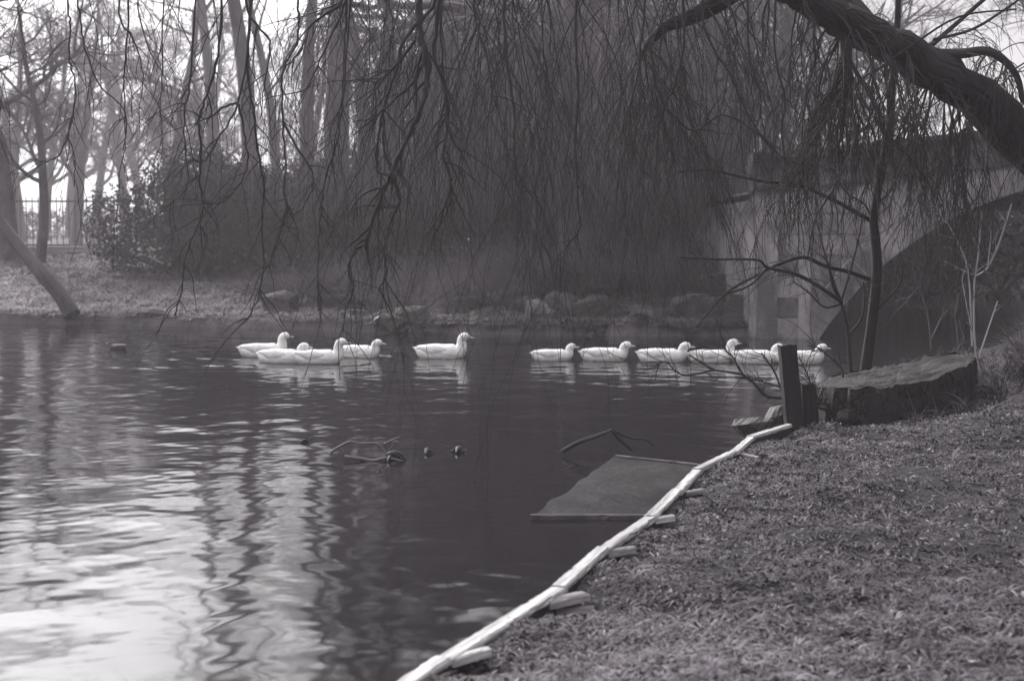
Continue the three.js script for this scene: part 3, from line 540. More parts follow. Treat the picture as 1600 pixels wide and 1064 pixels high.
// ------------------------------------------------------------------ stump
{
  const S = thing('tree_stump', 'broad low tree stump on the bank beside the post', 'stump'), C = onY(1392, 640, .14); C.z = -10.15; C.x = (1402 - 800) / FPX * 10.15;
  const N = 120, Rr = 14, p = [], u = [], ix = [], rad = (th) => { const c = Math.cos(th), s = Math.sin(th); let r = 1 / Math.sqrt((c / .56) ** 2 + (s / .4) ** 2); r *= 1 + .07 * n2(c * 2 + 4, s * 2) + .05 * n2(c * 4 + 1, s * 4) + .012 * n2(c * 12, s * 12); return r; };
  const topY = (x, z) => .41 + .15 * x - .06 * z + .05 * ss(.15, .4, x) + .006 * n2(x * 9, z * 9);
  for (let j = 0; j <= Rr; j++) for (let i = 0; i <= N; i++) { const th = i / N * 6.2832, v = j / Rr, fl = 1 + .22 * Math.pow(1 - v, 2.5) * (1 + .5 * n2(Math.cos(th) * 3, Math.sin(th) * 3)), r = rad(th) * fl * (1 - .02 * ss(.9, 1, v)), x = Math.cos(th) * r, z = Math.sin(th) * r; const rag = j === Rr ? .014 * n2(th * 6, 2.2) : 0; p.push(x, lerp(-.05, topY(x, z) + rag, v), z); u.push(th * .45, v * .5); }
  for (let j = 0; j < Rr; j++) for (let i = 0; i < N; i++) { const a = j * (N + 1) + i, b = a + N + 1; ix.push(a, b, a + 1, a + 1, b, b + 1); }
  const g = new THREE.BufferGeometry(); g.setAttribute('position', new THREE.Float32BufferAttribute(p, 3)); g.setAttribute('uv', new THREE.Float32BufferAttribute(u, 2)); g.setIndex(ix); g.computeVertexNormals(); part('trunk', g, M.stump, S);
  const tg = gridMesh(20, N, (a, b) => { const th = -a * 6.2832, r = rad(th) * .985 * b, x = Math.cos(th) * r, z = Math.sin(th) * r; return V(x, topY(x, z) - .008 + .004 * n2(r * 30, 1.5) + .022 * Math.max(0, n2(x * 1.5 + z * 3, z * 9 - 3)) , z); }); part('cut_top', tg, M.stumpTop, S);
  // loose bark plates and splinters round the sides
  {
    const R = rngOf(171), kinds = [0, 1, 2, 3].map((k) => { const q = new THREE.BoxGeometry(.035 + .02 * k, .2 + .05 * k, .022, 2, 5, 1), a = q.attributes.position; for (let m = 0; m < a.count; m++) { const y = a.getY(m) / .2; a.setXYZ(m, a.getX(m) * (1 - .35 * Math.abs(y)) + .01 * n2(y * 4, k), a.getY(m) * (1 + .1 * n2(a.getX(m) * 60, k)), a.getZ(m) + .012 * n2(y * 3 + k, 5)); } q.computeVertexNormals(); return q; });
    for (let k = 0; k < 64; k++) { const th = -.5 + 4.1 * R(), v = .22 + .36 * R(), rr = rad(th) * (1 + .2 * Math.pow(1 - v, 2.5)), x = Math.cos(th) * rr, z = Math.sin(th) * rr, m = part('bark_plate', kinds[k % 4], M.stump, S); m.position.set(x * 1.005, v * topY(x, z), z * 1.005); m.rotation.set((R() - .5) * .2, Math.PI / 2 - th, (R() - .5) * .35); m.scale.set(.8 + R() * .8, .35 + R() * .35, .8 + R() * .8); }
  }
  S.position.set(C.x, .1, C.z);
  // roots spreading right into the bank
  const rt = [[[.36, .26, .12], [.6, .3, .2], [.9, .27, .26]], [[.3, .14, .3], [.55, .12, .46], [.85, .1, .52]]];
  for (const r of rt) part('root', new Tubes().add(smooth(r.map((q) => V(...q)), 5), (k) => .075 - .055 * k + .008 * Math.sin(k * 17), 9).geo(), M.stump, S);
}

// ------------------------------------------------------------------ the near overhanging willow
const trace = (list, d0, d1 = d0) => list.map(([x, y], k) => at(x, y, lerp(d0, d1, k / Math.max(1, list.length - 1))));
{
  const T = thing('overhanging_willow', 'near willow limb arching in from the right with drooping bare branches', 'willow tree'), R = rngOf(81);
  const groundX = 5.9;
  const trunkPts = smooth([V(groundX, bankH(groundX, -11.6) - .2, -11.6), at(1790, 400, 11.6), at(1680, 290, 11.4), at(1590, 214, 11.2), at(1530, 152, 11.1), at(1450, 103, 11), at(1370, 58, 10.8), at(1300, 22, 10.6), at(1230, -22, 10.4), at(1120, -58, 10.2), at(960, -85, 10)], 6);
  const tr = new Tubes(); tr.add(trunkPts.map((p, k) => p.clone().add(V(.03 * n2(k * .5, 1), .03 * n2(k * .5, 7), 0))), (k) => lerp(.25, .085, Math.pow(k, .8)) * (1 + .06 * Math.sin(k * 41)) * (k < .05 ? 1.5 - 10 * k : 1), 14); part('trunk', tr.geo(), M.barkNear, T);
  const limb = (list, d0, d1, r0, r1, s = 8) => { const q = smooth(trace(list, d0, d1), 4); part('limb', new Tubes().add(q, [r0, r1], s, true).geo(), M.barkNear, T); return q; };
  const far1 = limb([[1190, -45], [1115, 8], [1075, 28], [1040, 42], [1016, 66], [1000, 92]], 10.3, 10.6, .085, .016);
  const stub = limb([[1322, 42], [1323, 80], [1324, 120], [1321, 158]], 10.7, 10.5, .05, .035);
  const rb = limb([[1438, 84], [1500, 84], [1545, 80], [1572, 96], [1590, 120], [1600, 160]], 11, 10.8, .045, .02);
  const rb2 = limb([[1425, 72], [1452, 72], [1480, 50], [1528, 8], [1590, -45]], 11, 11.4, .025, .016, 6);
  const rb3 = limb([[1360, 118], [1430, 68], [1500, 26], [1590, 14]], 10.4, 10.2, .011, .006, 5);
  const rb4 = limb([[1460, 62], [1520, 46], [1575, 12], [1620, -20]], 11, 11.4, .014, .008, 5);
  const over = limb([[1120, -58], [900, -62], [700, -68], [420, -74], [160, -80], [-60, -90]], 10.2, 9.2, .075, .03);
  // hand-placed hanging branches: [depth, thickness in px at the top, points]
  const HB = [
    [9.2, 2.4, [[105, -78], [105, 10], [110, 41], [106, 88], [116, 125], [115, 169], [106, 210], [115, 244], [117, 291]]],
    [9.2, 1.8, [[106, 210], [90, 243], [72, 252], [44, 248]]],
    [9.3, 2.4, [[120, -78], [122, 10], [129, 61], [152, 129], [191, 169], [196, 216]]],
    [9.1, 2.4, [[185, -78], [189, 37], [206, 56], [220, 98], [223, 135]]],
    [9.3, 2.4, [[200, -78], [198, 57], [193, 108], [193, 142], [196, 220], [183, 277]]],
    [9.2, 2, [[210, -78], [216, 10], [230, 74], [254, 115], [267, 135]]],
    [9.4, 2, [[256, -76], [254, 10], [252, 101], [250, 152], [237, 189]]],
    [9.2, 3.4, [[350, -76], [345, 10], [340, 88], [322, 149], [310, 190], [313, 240], [312, 290], [316, 330], [302, 365], [288, 408], [284, 455], [271, 492]]],
    [9.3, 2.6, [[310, -76], [300, 61], [294, 145], [288, 169], [288, 233], [293, 288], [264, 321], [230, 347]]],
    [9.1, 3.6, [[392, -75], [389, 27], [387, 122], [396, 176], [403, 244], [411, 288], [409, 338], [411, 428], [399, 475], [382, 502]]],
    [9.1, 3, [[470, -74], [465, 10], [467, 37], [463, 68], [443, 108], [440, 162], [443, 220], [447, 257], [443, 304], [450, 325], [440, 355], [425, 400], [409, 432]]],
    [9.0, 4, [[560, -70], [528, 10], [487, 37], [470, 78], [443, 108]]],
    [9.1, 3.2, [[385, -75], [385, 17], [420, 64], [416, 110], [410, 150]]],
    [9.2, 3, [[440, 189], [457, 220], [487, 271], [487, 298], [467, 331]]],
    [9.2, 3, [[560, -70], [538, 7], [507, 81], [487, 122], [470, 152]]],
    [9.3, 2.8, [[545, -70], [540, 20], [536, 112], [528, 210], [507, 288], [500, 338], [497, 400], [496, 452], [496, 485]]],
    [9.1, 2.8, [[372, 159], [340, 172], [322, 186], [305, 178]]],
    [9.1, 3, [[400, -70], [390, 34], [372, 159], [338, 220], [315, 252], [298, 246]]],
    [9.1, 2.6, [[372, 162], [382, 216], [386, 254], [365, 300], [345, 317], [320, 318]]],
    [8.9, 8.5, [[658, -70], [655, 10], [657, 54], [665, 85], [667, 125], [659, 166], [635, 217], [611, 271], [593, 311], [579, 352], [570, 390]]],
    [8.9, 3.2, [[572, 380], [554, 391], [544, 421], [552, 452], [540, 482], [535, 519]]],
    [9.0, 5.5, [[690, -70], [686, 10], [679, 85], [696, 142], [698, 203], [693, 244], [703, 277], [704, 291], [693, 325]]],
    [9.0, 3.6, [[700, -70], [688, 17], [692, 95], [700, 190], [712, 230]]],
    [9.1, 4.2, [[800, -66], [787, 24], [797, 132], [804, 189], [804, 244], [814, 284], [833, 308]]],
    [9.2, 3.6, [[745, -66], [742, 24], [760, 88], [769, 142], [777, 169]]],
    [8.9, 4.6, [[700, -68], [676, 10], [632, 61], [621, 98], [598, 176], [588, 230], [589, 267], [609, 275]]],
    [8.9, 4.2, [[669, 81], [645, 129], [608, 162], [552, 213]]],
    [8.9, 3.8, [[648, 64], [610, 110], [567, 166]]],
    [8.9, 3.6, [[625, 95], [600, 118], [583, 132]]],
    [8.9, 4.5, [[611, 271], [625, 311], [621, 325], [608, 352], [600, 390], [603, 430], [590, 455]]],
    [8.9, 3.4, [[598, 176], [601, 237], [610, 271], [592, 320], [590, 370], [592, 420]]],
    [9.2, 2.8, [[552, -70], [547, 10], [537, 135], [520, 237], [525, 300]]],
    [9.3, 3.4, [[905, -62], [900, 60], [903, 150], [898, 240], [905, 330], [905, 360], [885, 384], [865, 428]]],
    [9.4, 3, [[1010, -60], [1000, 92], [985, 170], [990, 240], [1012, 280]]],
    [9.6, 3.6, [[1062, -58], [1070, 60], [1055, 130], [1040, 165], [1038, 210], [1060, 262]]],
    [9.6, 3.4, [[1105, -56], [1100, 40], [1140, 115], [1165, 170], [1200, 225], [1240, 260]]],
    [9.6, 3, [[1170, -50], [1168, 20], [1172, 90], [1190, 160], [1180, 220], [1195, 280]]],
    [9.6, 3, [[1215, -30], [1210, 80], [1228, 160], [1222, 210], [1235, 300], [1237, 345]]],
    [9.5, 3.2, [[1020, 110], [1040, 165], [1085, 204], [1130, 180], [1190, 215], [1220, 260]]],
    [10.2, 4, [[1325, 165], [1338, 200], [1330, 240], [1300, 300], [1275, 340], [1262, 400]]],
    [10.2, 3.6, [[1330, 100], [1360, 150], [1380, 200], [1400, 270], [1390, 330]]],
  ];
  for (const [d, w, list] of HB) {
    const q = smooth(trace(list, d, d - .15), 5).map((p) => p.add(V((R() - .5) * .012, (R() - .5) * .012, (R() - .5) * .02))), r = w * d / FPX / 2 * 1.4;
    const tb = new Tubes().add(q, (k) => Math.max(.0028, r * (1 - .6 * k)) * (1 + .12 * Math.sin(k * 60)), 6);
    const n = Math.round(q.length * .42);
    for (let k = 0; k < n; k++) { const a = along(q, .2 + .8 * R()); if (a.p.y > 3.4) continue; const side = perp(R, a.d); side.z *= .5; const e = wander(R, a.p, a.d.clone().multiplyScalar(.7).addScaledVector(side, .7), .1 + R() * R() * .75, 7, .5, DOWN, .12); tb.add(e, [Math.max(.0026, r * .42), .0016], 4); if (R() < .5) { const b = along(e, .4 + .4 * R()); tb.add(wander(R, b.p, b.d.addScaledVector(perp(R, b.d), .7), .08 + R() * .25, 4, .5, DOWN, .1), [.0022, .0014], 3); } }
    part('hanging_branch', tb.geo(), M.twigDark, T);
  }
  // the mass of fine drooping twigs under the limb
  const tw = new Tubes(), droop = (p, d, len, r, lvl) => { const q = wander(R, p, d, len, 9, .38, DOWN, .17); tw.add(q, [r, Math.max(.0016, r * .35)], lvl ? 3 : 4); if (lvl > 1) return; const n = lvl ? 3 : 7; for (let k = 0; k < n; k++) { const a = along(q, .15 + .8 * R()); droop(a.p, a.d.clone().addScaledVector(perp(R, a.d), .75), len * (.25 + R() * .4), Math.max(.0022, r * .55), lvl + 1); } };
  for (let k = 0; k < 56; k++) { const f = .34 + .5 * R(), a = along(trunkPts, f), s = perp(R, a.d); if (s.y > .3) s.y *= -1; droop(a.p.clone().addScaledVector(s, .1), s.addScaledVector(V(-.4, -.3, .2), .6), .45 + R() * .75, .006 + R() * .006, 0); }
  for (let k = 0; k < 12; k++) { const a = along(trunkPts, .3 + .3 * R()); droop(a.p.clone().add(V(0, -.1, (R() - .3) * .3)), V(R() - .7, -.6, (R() - .5) * .8), .7 + R() * .9, .005 + R() * .005, 0); }
  for (let k = 0; k < 26; k++) { const a = along(stub, .3 + .7 * R()); droop(a.p, V(-1.1 + 1.7 * R(), -.5 - R() * .4, (R() - .5) * .8), .5 + R() * .7, .006 + R() * .004, 0); }
  for (let k = 0; k < 20; k++) { const a = along(far1, .1 + .9 * R()); droop(a.p, V(R() - .5, -.4, R() - .5), .5 + R() * 1.1, .004 + R() * .004, 0); }
  for (let k = 0; k < 22; k++) { const a = along(rb, .1 + .9 * R()); droop(a.p, V(R() - .5, R() - .6, R() - .5), .3 + R() * .6, .004 + R() * .004, 0); }
  for (const q of [rb2, rb4]) for (let k = 0; k < 9; k++) { const a = along(q, R()); droop(a.p, a.d.clone().addScaledVector(perp(R, a.d), .7), .3 + R() * .5, .004, 1); }
  for (let k = 0; k < 60; k++) { const a = along(over, R()); droop(a.p, V(R() - .5, -.4, R() - .5), .5 + R() * 1.3, .0035 + R() * .003, 1); }
  for (let k = 0; k < 70; k++) { const a = along(over, .02 + .42 * R()); droop(a.p, V(R() - .5, -.4, R() - .5), 1 + R() * 1.6, .0035 + R() * .003, R() < .4 ? 0 : 1); }
  const c = part('crown', tw.geo(), M.twigDark, T); c.userData.kind = 'stuff';
  // added crown above the frame, unseen, placed to shade the middle of the bank
  const up = new Tubes(), addedLimbs = [[at(1300, 22, 10.6), V(1.2, 4.6, -11.2), V(-1.5, 5.3, -12.2), V(-4.6, 5.0, -12.6), V(-6.2, 4.6, -12.4)], [at(1370, 58, 10.8), V(1.6, 4.9, -12.4), V(-.8, 5.7, -13.6), V(-3.6, 5.5, -14.4), V(-5.6, 5.0, -14.8)], [at(1300, 22, 10.6), V(.9, 4.5, -11), V(-.6, 5.0, -11.6), V(-2.4, 5.1, -11.4)]].map((l) => { const q = smooth(l, 6); part('limb', new Tubes().add(q, [.1, .025], 8).geo(), M.barkNear, T); return q; });
  for (let k = 0; k < 190; k++) {
    const a = along(addedLimbs[k % 3], .25 + .75 * R()), q = wander(R, a.p, V(R() * 2 - 1, (R() - .35) * .7, R() * 2 - 1), .5 + R() * .9, 7, .5, UPV, .03); up.add(q, [.011, .004], 4);
    for (let m = 0; m < 9; m++) { const b = along(q, .1 + .9 * R()), e = wander(R, b.p, b.d.clone().addScaledVector(perp(R, b.d), .9), .25 + R() * .45, 5, .5, DOWN, .04); up.add(e, [.006, .003], 3); for (let n = 0; n < 3; n++) { const g = along(e, .2 + .8 * R()); up.add(wander(R, g.p, g.d.clone().addScaledVector(perp(R, g.d), .9), .15 + R() * .25, 3, .5, DOWN, .05), [.004, .0025], 3); } }
  }
  const uc = part('crown', up.geo(), M.twigDark, T); uc.userData.kind = 'stuff';
}

// ------------------------------------------------------------------ sapling and low shrub by the water
function tracedPlant(name, label, cat, mat, stems, seed, twig = 1, group) {
  const T = thing(name, label, cat, group), R = rngOf(seed);
  stems.forEach(([d, w0, w1, list, d1]) => {
    const q = smooth(trace(list, d, d1 ?? d), 5), tb = new Tubes().add(q, [w0 * d / FPX / 2, w1 * d / FPX / 2], w0 > 8 ? 10 : 6);
    const n = Math.round(q.length * .35 * twig); for (let k = 0; k < n; k++) { const a = along(q, .3 + .7 * R()); const e = wander(R, a.p, a.d.clone().addScaledVector(perp(R, a.d), .9), .06 + R() * R() * .5, 6, .5); tb.add(e, [.0032, .0015], 4); }
    part(w0 > 8 ? 'trunk' : 'branch', tb.geo(), mat, T);
  });
  return T;
}
tracedPlant('sapling', 'slim dark sapling with arching branches in front of the bridge', 'tree', M.twigDark, [
  [11.5, 19, 8, [[1352, 590], [1355, 565], [1363, 505], [1371, 422], [1368, 367], [1366, 345], [1376, 275], [1390, 206], [1394, 148], [1401, 69], [1404, 10], [1406, -60]], 11],
  [11.4, 7.5, 3, [[1359, 436], [1325, 424], [1291, 416], [1256, 402], [1215, 414], [1181, 431], [1139, 455], [1112, 482], [1088, 512]], 10.6],
  [11.4, 8, 2.5, [[1366, 347], [1335, 330], [1304, 313], [1236, 285], [1205, 285], [1153, 275], [1112, 266], [1060, 268]], 10.6],
  [11.4, 4, 2, [[1366, 350], [1352, 320], [1322, 300], [1300, 262]], 11],
  [11.4, 4, 2, [[1362, 495], [1385, 470], [1408, 440], [1412, 410]], 11.2],
  [11.4, 4, 2, [[1370, 320], [1390, 300], [1420, 240], [1450, 200]], 11.2],
], 91, 1);
tracedPlant('sapling', 'bushy many-stemmed sapling left of the slim sapling', 'tree', M.twigDark, [
  [11.2, 8.2, 5, [[1332, 592], [1330, 579], [1325, 519], [1315, 471]]],
  [11.2, 7, 2.5, [[1315, 471], [1273, 443], [1243, 428], [1198, 417], [1187, 407], [1119, 405], [1064, 402]], 10.6],
  [10.8, 4, 2, [[1198, 420], [1170, 447], [1129, 460], [1095, 462]]],
  [11.2, 5, 2, [[1315, 471], [1304, 443], [1291, 402], [1275, 340]]],
  [11.2, 4, 2, [[1316, 468], [1330, 420], [1342, 374], [1348, 340]]],
  [11.2, 4, 2, [[1314, 475], [1290, 480], [1262, 455], [1240, 440]]],
  [11.2, 4, 1.8, [[1326, 525], [1345, 500], [1352, 470], [1350, 440]]],
  [11.2, 4, 2, [[1318, 480], [1303, 450], [1297, 420], [1302, 380]]],
], 92, 1.3);
tracedPlant('bare_shrub', 'low dark twiggy branches leaning over the water beside the tall post', 'shrub', M.twigDark, [
  [9.95, 5, 2.5, [[1292, 640], [1262, 632], [1226, 623], [1196, 618], [1185, 606], [1162, 586], [1118, 578], [1097, 567], [1077, 554]]],
  [9.95, 3.4, 1.8, [[1162, 586], [1150, 566], [1144, 556], [1129, 543]]],
  [9.95, 3.4, 1.8, [[1226, 623], [1211, 582], [1200, 565], [1190, 552]]],
  [9.95, 3, 1.6, [[1118, 578], [1069, 586], [1056, 580], [1040, 565], [1022, 574]]],
  [10.1, 4, 2, [[1318, 590], [1317, 578], [1300, 560], [1278, 543], [1262, 540]]],
  [10.1, 3, 1.6, [[1290, 640], [1275, 615], [1262, 585], [1250, 560]]],
  [9.95, 3, 1.6, [[1262, 632], [1230, 610], [1190, 596], [1150, 590], [1110, 588]]],
  [9.8, 3, 1.6, [[1300, 640], [1285, 630], [1272, 618], [1268, 600]]],
], 93, 2);
// pale dead stalks
tracedPlant('dead_stalks', 'tall pale dead weed stalks in front of the dark arch', 'weeds', M.twigStraw, [
  [10.9, 3.6, 2.2, [[1526, 560], [1523, 512], [1524, 436], [1528, 412], [1532, 370], [1535, 330]]],
  [10.9, 3.6, 2, [[1524, 432], [1541, 422], [1559, 388], [1572, 350], [1582, 318]]],
  [10.8, 3.2, 2, [[1520, 540], [1512, 415], [1497, 378], [1481, 347]]],
  [10.8, 3, 1.8, [[1526, 545], [1518, 510], [1504, 436]]],
  [10.9, 3, 1.8, [[1545, 415], [1550, 361]]],
  [10.9, 2.6, 1.6, [[1521, 429], [1500, 420], [1476, 408]]],
  [10.9, 2.8, 1.8, [[1530, 560], [1550, 500], [1560, 470]]],
], 94, .6);
tracedPlant('dead_stalks', 'short dim dead stalks left of the tall pale ones', 'weeds', M.twigPale, [
  [11.2, 3, 1.6, [[1456, 545], [1450, 488], [1435, 447], [1428, 426]]],
  [11.2, 2.8, 1.6, [[1456, 530], [1468, 505], [1476, 485]]],
  [11.2, 2.8, 1.6, [[1436, 448], [1420, 468], [1402, 487]]],
  [11.2, 2.8, 1.6, [[1500, 550], [1494, 500], [1490, 480]]],
  [11, 2.8, 1.6, [[1490, 560], [1505, 530], [1500, 500]]],
], 95, 1.2);

// ------------------------------------------------------------------ things in the water
tracedPlant('fallen_branch', 'dark forked branch sticking out of the water near the sunken board', 'branch', M.twigDark, [
  [9.6, 8, 5, [[878, 706], [905, 691], [930, 682], [957, 672]]],
  [9.6, 7, 4, [[957, 672], [970, 688], [988, 704]]],
  [9.6, 4.5, 2.5, [[957, 672], [985, 684], [1010, 687], [1026, 700]]],
], 96, .25);
tracedPlant('fallen_branch', 'pale knobbly branch floating in the middle of the pond', 'branch', M.twigPale, [
  [9.4, 6.5, 4.5, [[538, 714], [565, 717], [582, 720], [605, 716], [632, 722]]],
  [9.5, 4.5, 3.5, [[516, 707], [530, 698], [548, 690], [561, 693], [590, 694], [603, 708]]],
  [9.5, 4, 2, [[600, 694], [612, 688], [624, 683]]],
  [9.5, 2.4, 1.4, [[532, 696], [537, 708]]],
], 97, .15);
{
  const mk = (px, py, s, label) => { const g = thing('waterlogged_wood', label, 'driftwood'), R = rngOf(px), o = onY(px, py, 0), tb = new Tubes(), a = R() * 3; for (let k = 0; k < 2; k++) { const d = V(Math.cos(a + k), .12, Math.sin(a + k) * .5), q = wander(R, o.clone().addScaledVector(d, -s), d, s * 2.2, 6, .5); q.forEach((p, n) => { p.y = .004 + s * .45 * Math.sin(n / 6 * 3.1) * (1 - .4 * k); }); tb.add(q, (t) => s * (.34 - .2 * k) * (.35 + Math.sin(t * 3)), 7); } part('log', tb.geo(), M.rockDark, g); const tw = new Tubes(); for (let k = 0; k < 5; k++) tw.add(wander(R, o.clone().add(V((R() - .5) * s, .01, (R() - .5) * s)), V(R() - .5, .35, R() - .5), s * (.8 + R() * 1.4), 5, .7, DOWN, .1), [.004, .002], 4); part('twig', tw.geo(), M.twigDark, g); };
  mk(613, 718, .07, 'dark lump of wood caught on the pale floating branch'); mk(669, 708, .045, 'small dark lump of wood right of the floating branch'); mk(718, 706, .05, 'second small dark lump of wood further right'); mk(477, 692, .03, 'tiny dark lump of wood left of the floating branch');
  // sunken board: an awash panel with low battens round its rim
  const S = thing('sunken_panel', 'dark wooden panel lying awash against the edging', 'panel'), c = [[829, 806], [962, 712], [1096, 727], [1024, 806]].map(([x, y]) => onY(x, y, .02));
  const g = new THREE.BufferGeometry(), pp = [], uu = [], N = 28; const ix = [];
  for (const dy of [0, -.03]) for (let j = 0; j <= N; j++) for (let i = 0; i <= N; i++) { const a = c[0].clone().lerp(c[3], i / N), b = c[1].clone().lerp(c[2], i / N), q = a.lerp(b, j / N); const ed = i === 0 ? .02 * n2(q.z * 2.2, 1) : 0; pp.push(q.x + ed, q.y + dy - .004 + .005 * n2(q.x * 1.25 + 3, q.z * 1.3) - .012 * ss(.75, 1, i / N) * (1 - j / N), q.z + ed * .5); uu.push(q.x, q.z); }
  const M0 = (N + 1) * (N + 1); for (let j = 0; j < N; j++) for (let i = 0; i < N; i++) { const a = j * (N + 1) + i, b = a + N + 1; ix.push(a, a + 1, b, a + 1, b + 1, b); ix.push(M0 + a, M0 + b, M0 + a + 1, M0 + a + 1, M0 + b, M0 + b + 1); }
  g.setAttribute('position', new THREE.Float32BufferAttribute(pp, 3)); g.setAttribute('uv', new THREE.Float32BufferAttribute(uu, 2)); g.setIndex(ix); g.computeVertexNormals(); part('panel', g, M.slab, S);
  const bt = (a, b, w, k) => part('batten', board(a.clone().setY(.028), b.clone().setY(.028), w, .04, null, 360 + k), M.slabEdge, S);
  bt(c[0], c[3], .03, 0); bt(c[1], c[2], .025, 2);
}

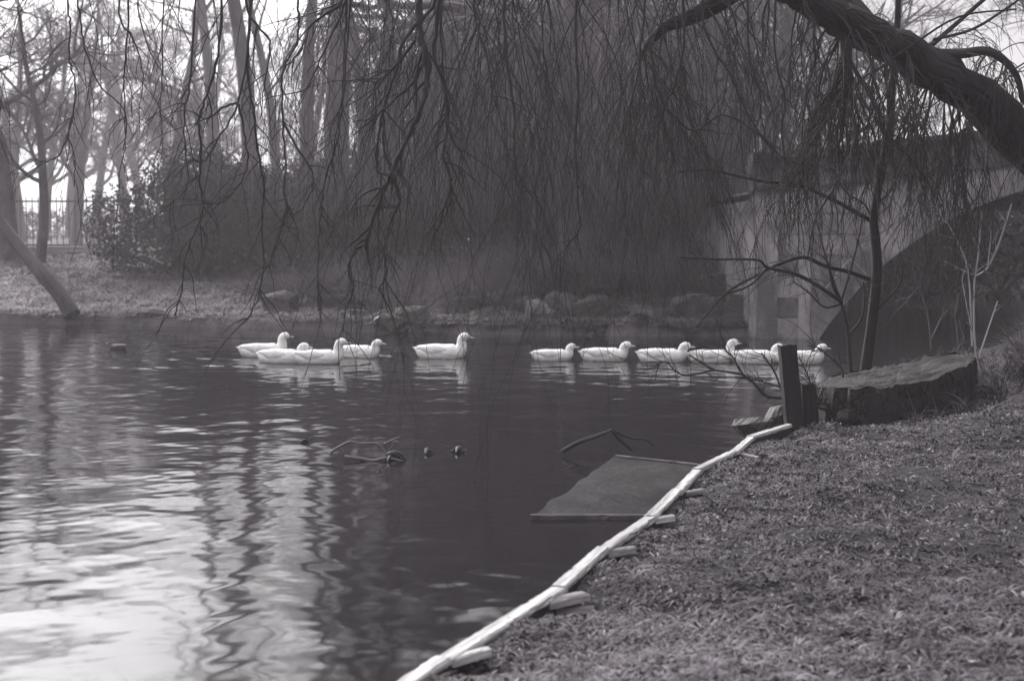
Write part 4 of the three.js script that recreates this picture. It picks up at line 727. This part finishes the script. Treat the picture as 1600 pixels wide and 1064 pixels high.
// ------------------------------------------------------------------ grass and litter on the near bank
{
  const R = rngOf(131);
  const tuft = (seed, n, L, flat) => { const r = rngOf(seed), p = [], ix = [], nn = []; for (let k = 0; k < n; k++) { const a = r() * 6.283, bx = (r() - .5) * .05, bz = (r() - .5) * .05, l = L * (.4 + r() * .8), w = .0022 + r() * .0026, lay = flat * (.5 + r() * .7), cv = (r() - .5) * 2; let x = bx, y = 0, z = bz, th = a, el = 1.35 - lay * .8; const o = p.length / 3; for (let s = 0; s <= 4; s++) { const ww = w * (1 - s / 4.6), px = -Math.sin(th) * ww, pz = Math.cos(th) * ww; p.push(x + px, y, z + pz, x - px, y, z - pz); const ny = Math.cos(el), nh = -Math.sin(el); nn.push(nh * Math.cos(th), ny, nh * Math.sin(th), nh * Math.cos(th), ny, nh * Math.sin(th)); x += Math.cos(th) * Math.cos(el) * l / 4; z += Math.sin(th) * Math.cos(el) * l / 4; y = Math.max(.001, y + Math.sin(el) * l / 4); el -= .28 + lay * .25; th += cv * .3; } for (let s = 0; s < 4; s++) { const q = o + s * 2; ix.push(q, q + 2, q + 1, q + 1, q + 2, q + 3); } } const g = new THREE.BufferGeometry(); g.setAttribute('position', new THREE.Float32BufferAttribute(p, 3)); g.setIndex(ix); g.computeVertexNormals(); return g; };
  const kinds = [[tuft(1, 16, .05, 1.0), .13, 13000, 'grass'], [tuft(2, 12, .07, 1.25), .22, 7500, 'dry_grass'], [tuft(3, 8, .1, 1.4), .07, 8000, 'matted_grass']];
  const o = new THREE.Object3D(), C = new THREE.Color();
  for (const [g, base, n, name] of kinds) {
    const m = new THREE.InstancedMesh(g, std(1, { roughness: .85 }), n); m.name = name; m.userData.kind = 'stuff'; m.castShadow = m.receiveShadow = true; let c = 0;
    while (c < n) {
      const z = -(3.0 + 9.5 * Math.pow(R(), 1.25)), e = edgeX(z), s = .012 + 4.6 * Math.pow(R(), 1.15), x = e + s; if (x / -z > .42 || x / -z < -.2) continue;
      const patch = n2(x * .8, z * .8) * .45 + n2(x * 3, z * 3) * .5; if (R() > (.85 - .76 * ss(-4.4, -5.8, z + .25 * n2(x * 2, z * 2))) * (.95 + patch * 1.35)) continue;  // grass thinned up the bank: part real bare soil, part imitating canopy shade
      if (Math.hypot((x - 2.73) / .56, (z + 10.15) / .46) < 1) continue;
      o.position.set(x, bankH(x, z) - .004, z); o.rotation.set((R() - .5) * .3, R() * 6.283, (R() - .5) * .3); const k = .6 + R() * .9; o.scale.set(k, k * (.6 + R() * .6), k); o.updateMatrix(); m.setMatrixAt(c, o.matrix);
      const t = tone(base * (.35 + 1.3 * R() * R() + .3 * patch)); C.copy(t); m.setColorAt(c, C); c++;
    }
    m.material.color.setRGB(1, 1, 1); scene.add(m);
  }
  // dead leaves and wood chips
  const lg = new THREE.PlaneGeometry(.03, .018, 4, 2), lp = lg.attributes.position; for (let k = 0; k < lp.count; k++) { const x = lp.getX(k) / .015, y = lp.getY(k) / .009; lp.setXYZ(k, lp.getX(k), lp.getY(k) * (1 - .75 * x * x), .005 * x * x + .003 * y * y * (x + .5)); } lg.rotateX(-Math.PI / 2); lg.computeVertexNormals();
  const L = new THREE.InstancedMesh(lg, std(1, { roughness: .8 }), 10000); L.name = 'leaf_litter'; L.userData.kind = 'stuff'; L.castShadow = L.receiveShadow = true; let c = 0;
  while (c < 10000) { const z = -(3.1 + 9 * R()), x = edgeX(z) + .05 + 4 * Math.pow(R(), 1.3); if (x / -z > .42 || Math.hypot((x - 2.73) / .56, (z + 10.15) / .46) < 1) continue; o.position.set(x, bankH(x, z) + .008 + R() * .012, z); o.rotation.set((R() - .5) * 1.2, R() * 6.28, (R() - .5) * 1.2); const k = .35 + R() * R() * .8; o.scale.set(k, k, k); o.updateMatrix(); L.setMatrixAt(c, o.matrix); L.setColorAt(c, tone(.025 + .3 * Math.pow(R(), 2.6))); c++; }
  scene.add(L);
  // fallen twigs on the turf
  const tw = new Tubes(); for (let k = 0; k < 620; k++) { const z = -(3.2 + 9 * R()), x = edgeX(z) + .1 + 3.4 * R(), p = V(x, bankH(x, z) + .012, z), a = R() * 6.28, q = wander(R, p, V(Math.cos(a), .02, Math.sin(a)), .06 + R() * R() * .4, 5, .35); q.forEach((v) => v.y = bankH(v.x, v.z) + .014); tw.add(q, [.0032, .0015], 4); }
  const tm = part('fallen_twigs', tw.geo(), M.twigPale, scene); tm.userData.kind = 'stuff';
  // tall dead weeds on the rise behind the stump
  const wg = tuft(12, 12, .3, .55), Wd = new THREE.InstancedMesh(wg, std(1), 2200); Wd.name = 'dead_weeds'; Wd.userData.kind = 'stuff'; Wd.castShadow = Wd.receiveShadow = true; c = 0;
  while (c < 2200) { const z = -(9.6 + 7 * R() * R()), x = edgeX(z) + .75 * ss(-12, -10.5, z) + 2.8 * R(); if (x / -z > .42 || Math.hypot((x - 2.73) / .6, (z + 10.15) / .5) < 1 || R() > .5 + .6 * n2(x * 2, z * 2)) continue; o.position.set(x, bankH(x, z) - .01, z); o.rotation.set((R() - .5) * .4, R() * 6.283, (R() - .5) * .4); const k = .35 + R() * .75; o.scale.set(k, k, k); o.updateMatrix(); Wd.setMatrixAt(c, o.matrix); Wd.setColorAt(c, tone(.03 + .2 * R() * R())); c++; }
  scene.add(Wd);
  // far-bank grass, tinted paler at the left to imitate the bright haze
  const fg = tuft(9, 12, .16, 1.1), F = new THREE.InstancedMesh(fg, std(1), 22000); F.name = 'bank_grass'; F.userData.kind = 'stuff'; F.castShadow = F.receiveShadow = true; c = 0;
  while (c < 22000) { const d = 21.6 + 16 * Math.pow(R(), 1.5), x = (R() - .5) * .8 * d; if (x > 4.2) continue; const z = -d; if (shoreZ(x) - z < .12) continue; o.position.set(x, farH(x, z) - .01, z); o.rotation.set(0, R() * 6.283, 0); const k = .7 + R() * 1.1; o.scale.set(k * 1.6, k, k * 1.6); o.updateMatrix(); F.setMatrixAt(c, o.matrix); F.setColorAt(c, tone(.05 + .17 * R() * R() + .04 * n2(x * .5, z * .5) + .09 * ss(-2, -5, x + 1.5 * n2(x * .3, z * .3)) * (.4 + R()))); c++; }
  scene.add(F);
}

renderer.render(scene, camera);
